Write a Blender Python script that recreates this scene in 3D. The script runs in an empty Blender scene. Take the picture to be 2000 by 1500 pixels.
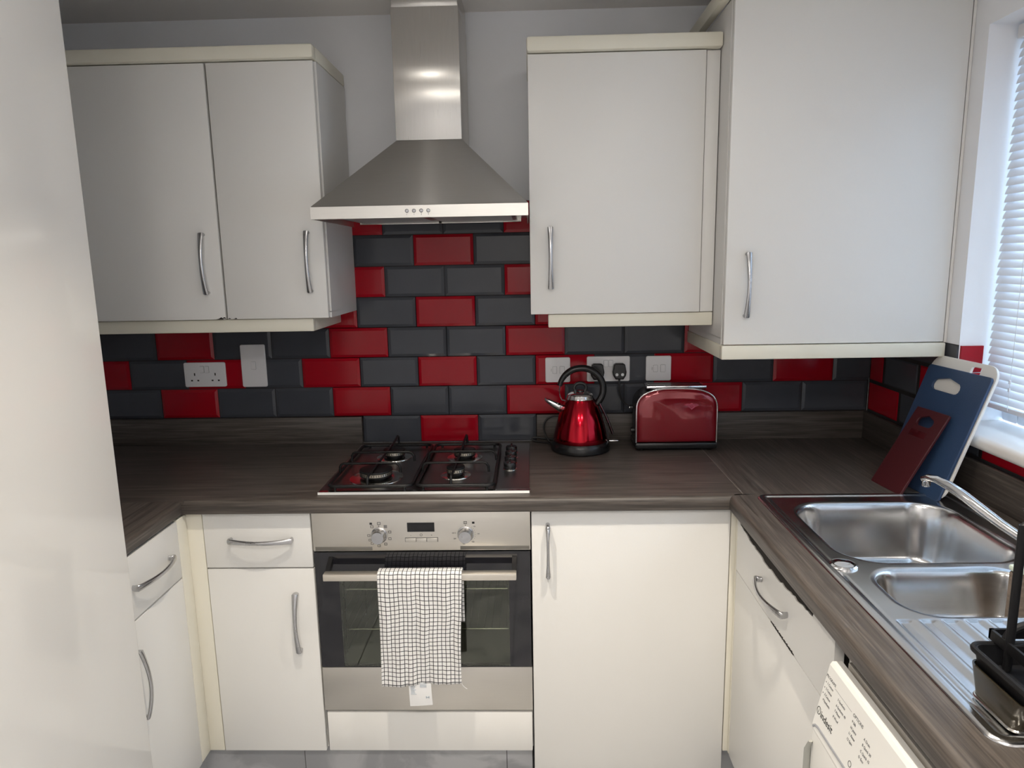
import bpy, bmesh, math, random
from mathutils import Vector, Matrix
random.seed(4)
R = math.radians
C = bpy.context.scene.collection
sc = bpy.context.scene

# ------------------------------------------------------------------ camera
CAM = (0.38895, -2.35685, 1.53108)
PITCH, YAW, ROLL = -0.176017, -0.028419, -0.018597
cam_d = bpy.data.cameras.new('camera'); cam = bpy.data.objects.new('camera', cam_d); C.objects.link(cam)
cam_d.sensor_width = 36.0; cam_d.sensor_fit = 'HORIZONTAL'; cam_d.lens = 1358.008 / 2000 * 36.0
cam_d.clip_start = 0.01
_f = Vector((math.sin(YAW)*math.cos(PITCH), math.cos(YAW)*math.cos(PITCH), math.sin(PITCH)))
_r = Vector((math.cos(YAW), -math.sin(YAW), 0)); _u = _r.cross(_f)
_r2 = math.cos(ROLL)*_r + math.sin(ROLL)*_u; _u2 = -math.sin(ROLL)*_r + math.cos(ROLL)*_u
_m = Matrix((_r2, _u2, -_f)).transposed().to_4x4(); _m.translation = Vector(CAM)
cam.matrix_world = _m
sc.camera = cam

# ------------------------------------------------------------------ view, sky and lamps
sc.view_settings.view_transform = 'Standard'; sc.view_settings.look = 'None'
sc.view_settings.gamma = 1.0; sc.view_settings.use_curve_mapping = False
sc.view_settings.exposure = -0.30
w = bpy.data.worlds.new('sky'); sc.world = w; w.use_nodes = True
bg = w.node_tree.nodes['Background']; bg.inputs['Color'].default_value = (0.60, 0.78, 1.0, 1); bg.inputs['Strength'].default_value = 15.0

def light(name, kind, loc, energy, color=(1, 1, 1), **kw):
    d = bpy.data.lights.new(name, kind); d.energy = energy; d.color = color
    for k, v in kw.items(): setattr(d, k, v)
    o = bpy.data.objects.new(name, d); C.objects.link(o); o.location = loc
    return o
# daylight portal in the window opening
pl = light('window_portal', 'AREA', (1.70, -1.1125, 1.58), 1.0, shape='RECTANGLE', size=1.0, size_y=1.27)
pl.rotation_euler = (0, R(90), 0); pl.data.cycles.is_portal = True
LAMPS = [(0.04, -1.16), (0.78, -1.20), (0.02, -2.60), (0.78, -2.60), (0.30, -3.4)]
for i, (x, y) in enumerate(LAMPS):
    light('ceiling_spot_beam', 'SPOT', (x, y, 2.282), 80.0 if i < 2 else 44.0, (1.0, 0.90, 0.76), spot_size=R(84 if i < 2 else 120), spot_blend=1.0, shadow_soft_size=0.016)
    light('ceiling_glow_and_fill', 'AREA', (x, y, 2.280), 1.3 if i < 2 else 9.0, (1.0, 0.95, 0.88), shape='DISK', size=0.055 if i < 2 else 0.30)  # rear discs are enlarged and strengthened as added fill for the upper walls

# ------------------------------------------------------------------ materials
def mat(name, color, rough=0.5, metal=0.0, coat=0.0, spec=0.5, noise=0.0, nscale=8.0, aniso=0.0, bump=0.0, bscale=200.0, stretch=(1, 1, 1), rvar=0.0, arot=0.0):
    m = bpy.data.materials.new(name); m.use_nodes = True; nt = m.node_tree; b = nt.nodes['Principled BSDF']
    b.inputs['Base Color'].default_value = (*color, 1); b.inputs['Roughness'].default_value = rough
    b.inputs['Metallic'].default_value = metal; b.inputs['Coat Weight'].default_value = coat
    b.inputs['Coat Roughness'].default_value = 0.05
    b.inputs['Specular IOR Level'].default_value = spec
    if aniso: b.inputs['Anisotropic'].default_value = aniso; b.inputs['Anisotropic Rotation'].default_value = arot
    if noise or bump or rvar:
        tc = nt.nodes.new('ShaderNodeTexCoord'); mp = nt.nodes.new('ShaderNodeMapping'); mp.inputs['Scale'].default_value = stretch
        nt.links.new(tc.outputs['Object'], mp.inputs['Vector'])
    if noise:
        n = nt.nodes.new('ShaderNodeTexNoise'); n.inputs['Scale'].default_value = nscale; n.inputs['Detail'].default_value = 4
        nt.links.new(mp.outputs[0], n.inputs['Vector'])
        mx = nt.nodes.new('ShaderNodeMix'); mx.data_type = 'RGBA'
        mx.inputs['A'].default_value = (*[c*(1-noise) for c in color], 1); mx.inputs['B'].default_value = (*[min(1, c*(1+noise)) for c in color], 1)
        nt.links.new(n.outputs['Fac'], mx.inputs['Factor']); nt.links.new(mx.outputs['Result'], b.inputs['Base Color'])
    if rvar:
        n3 = nt.nodes.new('ShaderNodeTexNoise'); n3.inputs['Scale'].default_value = nscale; n3.inputs['Detail'].default_value = 6
        nt.links.new(mp.outputs[0], n3.inputs['Vector'])
        mr = nt.nodes.new('ShaderNodeMapRange'); mr.inputs['To Min'].default_value = max(0.02, rough-rvar); mr.inputs['To Max'].default_value = rough+rvar
        nt.links.new(n3.outputs['Fac'], mr.inputs['Value']); nt.links.new(mr.outputs[0], b.inputs['Roughness'])
    if bump:
        n2 = nt.nodes.new('ShaderNodeTexNoise'); n2.inputs['Scale'].default_value = bscale; n2.inputs['Detail'].default_value = 3
        nt.links.new(mp.outputs[0], n2.inputs['Vector'])
        bp = nt.nodes.new('ShaderNodeBump'); bp.inputs['Strength'].default_value = bump; bp.inputs['Distance'].default_value = 0.001
        nt.links.new(n2.outputs['Fac'], bp.inputs['Height']); nt.links.new(bp.outputs[0], b.inputs['Normal'])
    return m

WALLP = mat('wall_paint', (0.90, 0.91, 0.94), 0.85, noise=0.01, nscale=3, bump=0.25, bscale=60)
CEILP = mat('ceiling_paint', (0.93, 0.90, 0.87), 0.9, noise=0.04, nscale=3, bump=0.4, bscale=45)
DOORW = mat('door_laminate', (0.80, 0.79, 0.765), 0.38, noise=0.015, nscale=2, bump=0.12, bscale=420)
CARC = mat('cabinet_panel', (0.76, 0.75, 0.73), 0.5)
CREAM = mat('cream_trim', (0.80, 0.77, 0.655), 0.45, noise=0.03, nscale=5)
POSTC = mat('cream_post', (0.80, 0.765, 0.66), 0.45, noise=0.03, nscale=14, stretch=(1, 1, 0.12))
GLOSSW = mat('gloss_white', (0.80, 0.785, 0.755), 0.18, coat=0.6)
CHIPSHADE = mat('chip_and_gap_shade', (0.022, 0.018, 0.015), 0.9)  # real chips, and the painted shade in the sink drawer gap
GAPB = mat('gap_dark', (0.03, 0.03, 0.028), 0.8)
NICKEL = mat('satin_nickel', (0.52, 0.52, 0.53), 0.26, 1.0, rvar=0.05, nscale=30)
CHROME = mat('chrome', (0.84, 0.84, 0.85), 0.07, 1.0)
STEELV = mat('steel_brushed_upright', (0.58, 0.565, 0.54), 0.25, 1.0, aniso=0.93, noise=0.10, nscale=60, stretch=(14, 14, 0.25), rvar=0.06)
STEELH = mat('steel_brushed_along', (0.50, 0.49, 0.47), 0.32, 1.0, aniso=0.9, arot=0.25, noise=0.07, nscale=60, stretch=(0.25, 14, 14), rvar=0.05)
STEELLIP = mat('steel_hood_rim', (0.80, 0.78, 0.74), 0.36, 1.0, noise=0.05, nscale=60, stretch=(0.25, 14, 14))
OVENST = mat('steel_oven', (0.66, 0.63, 0.58), 0.36, 1.0, noise=0.04, nscale=60, stretch=(0.25, 14, 14), rvar=0.04)
SINKST = mat('steel_sink', (0.68, 0.68, 0.68), 0.21, 1.0, rvar=0.07, nscale=12, bump=0.05, bscale=500)
HOBST = mat('steel_hob', (0.32, 0.315, 0.315), 0.30, 1.0, rvar=0.04, nscale=20)
POLISH = mat('steel_polished', (0.85, 0.83, 0.78), 0.16, 1.0)
BLKEN = mat('black_enamel', (0.007, 0.007, 0.008), 0.38, spec=0.3)
BLKPL = mat('black_plastic', (0.010, 0.010, 0.011), 0.25)
BLKMT = mat('black_matt', (0.008, 0.008, 0.009), 0.45, spec=0.3, bump=0.15, bscale=300)
RUBBER = mat('black_cable', (0.012, 0.012, 0.013), 0.45)
BURNAL = mat('burner_metal', (0.62, 0.58, 0.50), 0.35, 1.0)
PLATE = mat('white_plastic', (0.80, 0.79, 0.80), 0.3)
PLATEG = mat('plastic_groove', (0.20, 0.20, 0.21), 0.6)
KRED = mat('kettle_red', (0.36, 0.003, 0.014), 0.15, 1.0, coat=0.25)
TRED = mat('toaster_red', (0.26, 0.006, 0.016), 0.10, 0.35, coat=1.0)
TREDL = mat('toaster_badge', (0.55, 0.10, 0.16), 0.25, 0.8, coat=0.5)
TILEG = mat('tile_grey', (0.066, 0.071, 0.084), 0.13, spec=0.3, noise=0.08, nscale=9, bump=0.05, bscale=40)
TILER = mat('tile_red', (0.36, 0.004, 0.014), 0.13, spec=0.3, noise=0.06, nscale=9, bump=0.05, bscale=40)
GROUT = mat('grout', (0.016, 0.014, 0.015), 0.85)
BLUEB = mat('board_blue', (0.030, 0.062, 0.135), 0.45, bump=0.5, bscale=350)
REDB = mat('board_burgundy', (0.060, 0.009, 0.012), 0.42, bump=0.5, bscale=350)
WHITEB = mat('board_white', (0.78, 0.76, 0.72), 0.4)
WMW = mat('appliance_white', (0.80, 0.79, 0.76), 0.32)
WMTOP = mat('appliance_top', (0.50, 0.47, 0.43), 0.5)
INK = mat('ink_grey', (0.11, 0.11, 0.115), 0.6)
INKK = mat('ink_black', (0.02, 0.02, 0.02), 0.6)
INKL = mat('ink_pale_blue', (0.42, 0.48, 0.55), 0.7)
DISPL = mat('display_glass', (0.006, 0.006, 0.008), 0.08)
OGLASS = mat('oven_glass_black', (0.014, 0.014, 0.018), 0.05, spec=0.6)
CAV = mat('oven_enamel', (0.40, 0.41, 0.36), 0.5)
CHROMEW = mat('oven_wire', (0.75, 0.75, 0.72), 0.25, 1.0)
PVC = mat('window_pvc', (0.78, 0.80, 0.84), 0.3)
SILLM = mat('sill_board', (0.83, 0.80, 0.77), 0.30, coat=0.3, noise=0.02, nscale=6)
SPONGE = mat('scourer_brown', (0.16, 0.125, 0.10), 0.95, noise=0.5, nscale=60, bump=1.0, bscale=140, stretch=(1, 1, 2.5))
SPONGT = mat('scourer_green', (0.62, 0.70, 0.60), 0.8)
TAGW = mat('label_white', (0.82, 0.82, 0.82), 0.6)
BRONZE = mat('caddy_smoke', (0.055, 0.045, 0.030), 0.12, 0.2)
LENS = mat('lamp_ring', (0.7, 0.7, 0.7), 0.25, 1.0)

def wood(name, rot):
    m = bpy.data.materials.new(name); m.use_nodes = True; nt = m.node_tree; b = nt.nodes['Principled BSDF']
    tc = nt.nodes.new('ShaderNodeTexCoord'); mp = nt.nodes.new('ShaderNodeMapping')
    mp.inputs['Rotation'].default_value = (0, 0, rot)
    sc2 = nt.nodes.new('ShaderNodeMapping'); sc2.inputs['Scale'].default_value = (1.2, 22, 22)
    nt.links.new(tc.outputs['Object'], mp.inputs['Vector']); nt.links.new(mp.outputs[0], sc2.inputs['Vector'])
    n1 = nt.nodes.new('ShaderNodeTexNoise'); n1.inputs['Scale'].default_value = 4.0; n1.inputs['Detail'].default_value = 8; n1.inputs['Roughness'].default_value = 0.62
    n1.inputs['Distortion'].default_value = 0.6
    nt.links.new(sc2.outputs[0], n1.inputs['Vector'])
    n2 = nt.nodes.new('ShaderNodeTexNoise'); n2.inputs['Scale'].default_value = 14.0; n2.inputs['Detail'].default_value = 5
    s3 = nt.nodes.new('ShaderNodeMapping'); s3.inputs['Scale'].default_value = (0.5, 18, 18); nt.links.new(mp.outputs[0], s3.inputs['Vector']); nt.links.new(s3.outputs[0], n2.inputs['Vector'])
    r1 = nt.nodes.new('ShaderNodeValToRGB'); e = r1.color_ramp.elements
    e[0].position = 0.30; e[0].color = (0.050, 0.042, 0.037, 1); e[1].position = 0.72; e[1].color = (0.125, 0.107, 0.095, 1)
    nt.links.new(n1.outputs['Fac'], r1.inputs['Fac'])
    r2 = nt.nodes.new('ShaderNodeValToRGB'); e = r2.color_ramp.elements
    e[0].position = 0.38; e[0].color = (0.72, 0.72, 0.72, 1); e[1].position = 0.66; e[1].color = (1.22, 1.20, 1.18, 1)
    nt.links.new(n2.outputs['Fac'], r2.inputs['Fac'])
    mx = nt.nodes.new('ShaderNodeMix'); mx.data_type = 'RGBA'; mx.blend_type = 'MULTIPLY'; mx.inputs['Factor'].default_value = 1.0
    nt.links.new(r1.outputs[0], mx.inputs['A']); nt.links.new(r2.outputs[0], mx.inputs['B']); nt.links.new(mx.outputs['Result'], b.inputs['Base Color'])
    bp = nt.nodes.new('ShaderNodeBump'); bp.inputs['Strength'].default_value = 0.25; bp.inputs['Distance'].default_value = 0.0006
    nt.links.new(n2.outputs['Fac'], bp.inputs['Height']); nt.links.new(bp.outputs[0], b.inputs['Normal'])
    b.inputs['Roughness'].default_value = 0.42; b.inputs['Specular IOR Level'].default_value = 0.45
    return m
WOODX = wood('worktop_grain_along', 0.0)
WOODY = wood('worktop_grain_across', R(90))

def stone():
    m = bpy.data.materials.new('floor_tile_stone'); m.use_nodes = True; nt = m.node_tree; b = nt.nodes['Principled BSDF']
    tc = nt.nodes.new('ShaderNodeTexCoord')
    n = nt.nodes.new('ShaderNodeTexNoise'); n.inputs['Scale'].default_value = 3.0; n.inputs['Detail'].default_value = 9; n.inputs['Distortion'].default_value = 1.4
    nt.links.new(tc.outputs['Object'], n.inputs['Vector'])
    r = nt.nodes.new('ShaderNodeValToRGB'); e = r.color_ramp.elements
    e[0].position = 0.44; e[0].color = (0.34, 0.345, 0.36, 1); e[1].position = 0.53; e[1].color = (0.47, 0.475, 0.49, 1)
    nt.links.new(n.outputs['Fac'], r.inputs['Fac']); nt.links.new(r.outputs[0], b.inputs['Base Color'])
    b.inputs['Roughness'].default_value = 0.3
    return m
STONE = stone()

def glass(name, tint, fac, rough=0.02):
    m = bpy.data.materials.new(name); m.use_nodes = True; nt = m.node_tree
    for n in list(nt.nodes):
        if n.type != 'OUTPUT_MATERIAL': nt.nodes.remove(n)
    out = [n for n in nt.nodes if n.type == 'OUTPUT_MATERIAL'][0]
    t = nt.nodes.new('ShaderNodeBsdfTransparent'); t.inputs['Color'].default_value = (*tint, 1)
    g = nt.nodes.new('ShaderNodeBsdfGlossy'); g.inputs['Roughness'].default_value = rough; g.inputs['Color'].default_value = (0.9, 0.9, 0.9, 1)
    fr = nt.nodes.new('ShaderNodeFresnel'); fr.inputs['IOR'].default_value = fac
    mx = nt.nodes.new('ShaderNodeMixShader'); nt.links.new(fr.outputs[0], mx.inputs[0]); nt.links.new(t.outputs[0], mx.inputs[1]); nt.links.new(g.outputs[0], mx.inputs[2])
    nt.links.new(mx.outputs[0], out.inputs['Surface'])
    return m
WGLASS = glass('window_glass', (0.94, 0.97, 0.97), 1.45)
OWIN = glass('oven_window_glass', (0.78, 0.80, 0.72), 1.6)

def slat_mat():
    m = bpy.data.materials.new('blind_slat'); m.use_nodes = True; nt = m.node_tree
    for n in list(nt.nodes):
        if n.type != 'OUTPUT_MATERIAL': nt.nodes.remove(n)
    out = [n for n in nt.nodes if n.type == 'OUTPUT_MATERIAL'][0]
    d = nt.nodes.new('ShaderNodeBsdfPrincipled'); d.inputs['Base Color'].default_value = (0.78, 0.78, 0.80, 1); d.inputs['Roughness'].default_value = 0.35
    t = nt.nodes.new('ShaderNodeBsdfTranslucent'); t.inputs['Color'].default_value = (0.75, 0.78, 0.86, 1)
    mx = nt.nodes.new('ShaderNodeMixShader'); mx.inputs[0].default_value = 0.08
    nt.links.new(d.outputs[0], mx.inputs[1]); nt.links.new(t.outputs[0], mx.inputs[2]); nt.links.new(mx.outputs[0], out.inputs['Surface'])
    return m
SLAT = slat_mat()

def check_cloth():
    m = bpy.data.materials.new('checked_cotton'); m.use_nodes = True; nt = m.node_tree; b = nt.nodes['Principled BSDF']
    uv = nt.nodes.new('ShaderNodeUVMap'); sep = nt.nodes.new('ShaderNodeSeparateXYZ'); nt.links.new(uv.outputs[0], sep.inputs[0])
    outs = []
    for ax in (0, 1):
        f = nt.nodes.new('ShaderNodeMath'); f.operation = 'FRACT'; nt.links.new(sep.outputs[ax], f.inputs[0])
        l = nt.nodes.new('ShaderNodeMath'); l.operation = 'LESS_THAN'; l.inputs[1].default_value = 0.155; nt.links.new(f.outputs[0], l.inputs[0]); outs.append(l)
    mxm = nt.nodes.new('ShaderNodeMath'); mxm.operation = 'MAXIMUM'; nt.links.new(outs[0].outputs[0], mxm.inputs[0]); nt.links.new(outs[1].outputs[0], mxm.inputs[1])
    mx = nt.nodes.new('ShaderNodeMix'); mx.data_type = 'RGBA'; mx.inputs['A'].default_value = (0.80, 0.79, 0.78, 1); mx.inputs['B'].default_value = (0.022, 0.022, 0.026, 1)
    nt.links.new(mxm.outputs[0], mx.inputs['Factor']); nt.links.new(mx.outputs['Result'], b.inputs['Base Color'])
    b.inputs['Roughness'].default_value = 0.9
    n = nt.nodes.new('ShaderNodeTexNoise'); n.inputs['Scale'].default_value = 500
    tc = nt.nodes.new('ShaderNodeTexCoord'); nt.links.new(tc.outputs['Object'], n.inputs['Vector'])
    bp = nt.nodes.new('ShaderNodeBump'); bp.inputs['Strength'].default_value = 0.4; bp.inputs['Distance'].default_value = 0.001
    nt.links.new(n.outputs['Fac'], bp.inputs['Height']); nt.links.new(bp.outputs[0], b.inputs['Normal'])
    return m
CHECK = check_cloth()

# ------------------------------------------------------------------ mesh helpers
class MB:
    def __init__(s): s.bm = bmesh.new()
    def box(s, x0, x1, y0, y1, z0, z1, bev=0.0, mi=0, seg=2):
        t = bmesh.new(); r = bmesh.ops.create_cube(t, size=1.0)
        bmesh.ops.scale(t, vec=(abs(x1-x0), abs(y1-y0), abs(z1-z0)), verts=t.verts)
        bmesh.ops.translate(t, vec=((x0+x1)/2, (y0+y1)/2, (z0+z1)/2), verts=t.verts)
        if bev > 0: bmesh.ops.bevel(t, geom=list(t.edges), offset=bev, segments=seg, affect='EDGES', profile=0.5)
        for f in t.faces: f.material_index = mi
        s._merge(t); return s
    def _merge(s, t, M=None):
        me = bpy.data.meshes.new('t'); t.to_mesh(me); t.free()
        if M is not None: me.transform(M)
        s.bm.from_mesh(me); bpy.data.meshes.remove(me)
    def sweep(s, pts, ra, rb=None, side=None, n=12, caps=True, mi=0, closed=False):
        pts = [Vector(p) for p in pts]; N = len(pts)
        ra = ra if isinstance(ra, (list, tuple)) else [ra]*N
        rb = ra if rb is None else (rb if isinstance(rb, (list, tuple)) else [rb]*N)
        rings = []; prev = None
        for i, p in enumerate(pts):
            if closed: T = (pts[(i+1) % N]-pts[i-1]).normalized()
            else: T = (pts[min(i+1, N-1)]-pts[max(i-1, 0)]).normalized()
            if side is not None:
                B = Vector(side); B = (B - B.dot(T)*T)
                B = B.normalized() if B.length > 1e-6 else (prev or T.orthogonal().normalized())
            else:
                B = prev if prev is not None else T.orthogonal().normalized()
                B = (B - B.dot(T)*T).normalized()
            prev = B; Nn = T.cross(B)
            rings.append([s.bm.verts.new(p + B*math.cos(2*math.pi*k/n)*ra[i] + Nn*math.sin(2*math.pi*k/n)*rb[i]) for k in range(n)])
        M = N if closed else N-1
        for i in range(M):
            a, b = rings[i], rings[(i+1) % N]
            for k in range(n):
                f = s.bm.faces.new((a[k], a[(k+1) % n], b[(k+1) % n], b[k])); f.material_index = mi
        if caps and not closed:
            f = s.bm.faces.new(rings[0][::-1]); f.material_index = mi
            f = s.bm.faces.new(rings[-1]); f.material_index = mi
        return s
    def lathe(s, prof, c=(0, 0, 0), n=40, mi=0, M=None, cap=True):
        t = bmesh.new(); rings = []
        for r, z in prof:
            if r < 1e-6: rings.append([t.verts.new((0, 0, z))])
            else: rings.append([t.verts.new((r*math.cos(2*math.pi*k/n), r*math.sin(2*math.pi*k/n), z)) for k in range(n)])
        for a, b in zip(rings, rings[1:]):
            for k in range(n):
                if len(a) == 1 and len(b) == 1: continue
                if len(a) == 1: t.faces.new((a[0], b[(k+1) % n], b[k]))
                elif len(b) == 1: t.faces.new((a[k], a[(k+1) % n], b[0]))
                else: t.faces.new((a[k], a[(k+1) % n], b[(k+1) % n], b[k]))
        if cap:
            if len(rings[0]) > 1: t.faces.new(rings[0][::-1])
            if len(rings[-1]) > 1: t.faces.new(rings[-1])
        for f in t.faces: f.material_index = mi
        mm = Matrix.Translation(c) @ (M if M is not None else Matrix.Identity(4))
        s._merge(t, mm); return s
    def poly(s, pts, mi=0):
        f = s.bm.faces.new([s.bm.verts.new(p) for p in pts]); f.material_index = mi; return s
    def prism(s, pts, vec, mi=0):
        a = [s.bm.verts.new(p) for p in pts]; b = [s.bm.verts.new(Vector(p)+Vector(vec)) for p in pts]; n = len(pts)
        fs = [s.bm.faces.new(a[::-1]), s.bm.faces.new(b)]
        for k in range(n): fs.append(s.bm.faces.new((a[k], a[(k+1) % n], b[(k+1) % n], b[k])))
        for f in fs: f.material_index = mi
        return s
    def plate(s, loops, thick, M, bev=0.0, mi=0):
        """flat plate with holes: loops of 2D points in XY, thickness along +Z, placed by M"""
        cu = bpy.data.curves.new('t', 'CURVE'); cu.dimensions = '2D'; cu.fill_mode = 'BOTH'
        for L in loops:
            sp = cu.splines.new('POLY'); sp.points.add(len(L)-1)
            for q, p in zip(sp.points, L): q.co = (p[0], p[1], 0, 1)
            sp.use_cyclic_u = True
        cu.extrude = thick/2 - bev; cu.bevel_depth = bev; cu.bevel_resolution = 2; cu.offset = -bev
        o = bpy.data.objects.new('t', cu); C.objects.link(o)
        dg = bpy.context.evaluated_depsgraph_get(); me = bpy.data.meshes.new_from_object(o.evaluated_get(dg))
        bpy.data.objects.remove(o); bpy.data.curves.remove(cu)
        me.transform(M @ Matrix.Translation((0, 0, thick/2)))
        for p in me.polygons: p.material_index = mi
        s.bm.from_mesh(me); bpy.data.meshes.remove(me); return s
    def text(s, body, size, M, depth=0.0002, align='LEFT', mi=0):
        cu = bpy.data.curves.new('t', 'FONT'); cu.body = body; cu.size = size; cu.extrude = depth; cu.align_x = align; cu.resolution_u = 3
        o = bpy.data.objects.new('t', cu); C.objects.link(o)
        dg = bpy.context.evaluated_depsgraph_get(); me = bpy.data.meshes.new_from_object(o.evaluated_get(dg))
        bpy.data.objects.remove(o); bpy.data.curves.remove(cu)
        me.transform(M)
        for p in me.polygons: p.material_index = mi
        s.bm.from_mesh(me); bpy.data.meshes.remove(me); return s

def finish(o, smooth=True, ang=35):
    me = o.data
    if smooth:
        me.polygons.foreach_set('use_smooth', [True]*len(me.polygons))
        if hasattr(me, 'set_sharp_from_angle'): me.set_sharp_from_angle(angle=R(ang))

def obj(name, mb, mats, parent=None, smooth=True, ang=35, fixn=True):
    if fixn: bmesh.ops.recalc_face_normals(mb.bm, faces=list(mb.bm.faces))
    me = bpy.data.meshes.new(name); mb.bm.to_mesh(me); mb.bm.free()
    for m in (mats if isinstance(mats, (list, tuple)) else [mats]): me.materials.append(m)
    o = bpy.data.objects.new(name, me); C.objects.link(o)
    if parent is not None:
        org = wloc(parent); me.transform(Matrix.Translation(-org)); o.parent = parent
    finish(o, smooth, ang)
    return o
def wloc(o):
    v = Vector(o.location); p = o.parent
    while p is not None: v += Vector(p.location); p = p.parent
    return v
def recentre(o, loc):
    o.data.transform(Matrix.Translation(-Vector(loc))); o.location = loc; return o
def thing(name, label, cat, loc, group=None):
    o = bpy.data.objects.new(name, None); C.objects.link(o); o.location = loc; o.empty_display_size = 0.05
    o['label'] = label; o['category'] = cat
    if group: o['group'] = group
    return o
def tag(o, label, cat, group=None):
    o['label'] = label; o['category'] = cat
    if group: o['group'] = group
    return o
def struct(o): o['kind'] = 'structure'; return o
def rrect(x0, x1, y0, y1, r, n=6):
    P = []
    for cx, cy, a in ((x1-r, y1-r, 0), (x0+r, y1-r, 90), (x0+r, y0+r, 180), (x1-r, y0+r, 270)):
        for k in range(n+1):
            t = R(a+90*k/n); P.append((cx+r*math.cos(t), cy+r*math.sin(t)))
    return P
# plane frames: local XY -> world; local Z is the outward normal
def front(y): return Matrix(((1, 0, 0, 0), (0, 0, -1, y), (0, 1, 0, 0), (0, 0, 0, 1)))         # faces -y: X->x, Y->z, Z->-y
def facing_left(x): return Matrix(((0, 0, -1, x), (-1, 0, 0, 0), (0, 1, 0, 0), (0, 0, 0, 1)))   # faces -x: X->-y, Y->z

XL, XR, YR, ZC = -1.16, 1.536, -3.9, 2.305
WT = 0.91
# ------------------------------------------------------------------ room shell
b = MB(); b.box(XL-0.12, XR+0.3, 0.008, 0.13, 0, ZC+0.1); wall_back = struct(obj('wall_back', b, WALLP, smooth=False))
b = MB(); b.box(XL-0.12, XL, YR-0.12, 0.008, 0, ZC+0.1); struct(obj('wall_left', b, WALLP, smooth=False))
b = MB(); b.box(XL, XR+0.3, YR-0.12, YR, 0, ZC+0.1); struct(obj('wall_rear', b, WALLP, smooth=False))
WY0, WY1, WZ0, WZ1, XO = -0.475, -1.75, 1.078, 2.085, 1.80
b = MB()
b.box(XR, XO, WY0, 0.008, 0, ZC+0.1); b.box(XR, XO, YR, WY1, 0, ZC+0.1)
b.box(XR, XO, WY1, WY0, WZ1, ZC+0.1); b.box(XR, XO, WY1, WY0, 0, WZ0-0.034)
wall_right = struct(obj('wall_right', b, WALLP, smooth=False))
b = MB(); b.box(XL-0.12, XR+0.3, YR-0.12, 0.13, -0.1, 0.0)
floor = struct(obj('floor', b, STONE, smooth=False))
# floor joints
b = MB()
for k in range(-3, 4):
    x = -0.298+0.6*k
    if XL < x < XR: b.box(x-0.0015, x+0.0015, YR, -0.05, 0.0002, 0.0008)
for k in range(0, 7):
    y = -0.62-0.6*k
    if y > YR: b.box(XL, XR, y-0.0015, y+0.0015, 0.0002, 0.0008)
obj('floor_joint', b, GAPB, floor, smooth=False)
b = MB(); b.box(XL-0.12, XR+0.3, YR-0.12, 0.13, ZC, ZC+0.1); struct(obj('ceiling', b, CEILP, smooth=False))

# tiles -------------------------------------------------------------
PX, PZ, Z1 = 0.2019, 0.1028, WT+0.095
def tile(bm_, M, a0, a1, c0, c1, mi, cut=()):
    g = 0.0012; bv = 0.0095; d0, d1 = -0.0005, 0.0035
    a0 += g if 'l' not in cut else 0; a1 -= g; c0 += g; c1 -= g
    bl = 0 if 'L' in cut else bv; br = 0 if 'R' in cut else bv; bt = 0 if 'T' in cut else bv; bb = 0 if 'B' in cut else bv
    o = [(a0, c0), (a1, c0), (a1, c1), (a0, c1)]; i = [(a0+bl, c0+bb), (a1-br, c0+bb), (a1-br, c1-bt), (a0+bl, c1-bt)]
    W = lambda p, d: bm_.bm.verts.new(M @ Vector((p[0], p[1], d)))
    A = [W(p, -0.004) for p in o]; B = [W(p, d0) for p in o]; D = [W(p, d1) for p in i]
    fs = [bm_.bm.faces.new(D)]
    for k in range(4):
        q = (k+1) % 4
        fs.append(bm_.bm.faces.new((A[k], A[q], B[q], B[k]))); 
        fs.append(bm_.bm.faces.new((B[k], B[q], D[q], D[k])))
    for f in fs: f.material_index = mi
b = MB(); M = front(0.0035)
def is_red(row, j): return (j % 2 == 0) if row % 2 == 0 else (j % 3 == 2)
for row in range(0, 8):
    for j in range(-8, 10):
        a0 = j*PX if row % 2 == 0 else (j-0.5)*PX
        a1 = a0+PX
        if row in (1, 3) and j == 8: continue
        if row in (1, 3) and j == 7: a1 = XR-0.003
        c0 = Z1+(row-1)*PZ if row > 0 else WT+0.002; c1 = Z1+row*PZ
        lo, hi = XL, XR
        if row == 0: lo, hi = -0.203, 0.405
        if row > 4: lo, hi = -0.30, 0.50
        if row == 4: hi = 0.92
        if a1 <= lo+0.004 or a0 >= hi-0.004: continue
        cut = ('L' if a0 < lo-0.001 else '')+('R' if a1 > hi+0.001 else '')+('B' if row == 0 else '')
        tile(b, M, max(a0, lo), min(a1, hi), c0, c1, 1 if is_red(row, j) else 0, cut)
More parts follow.
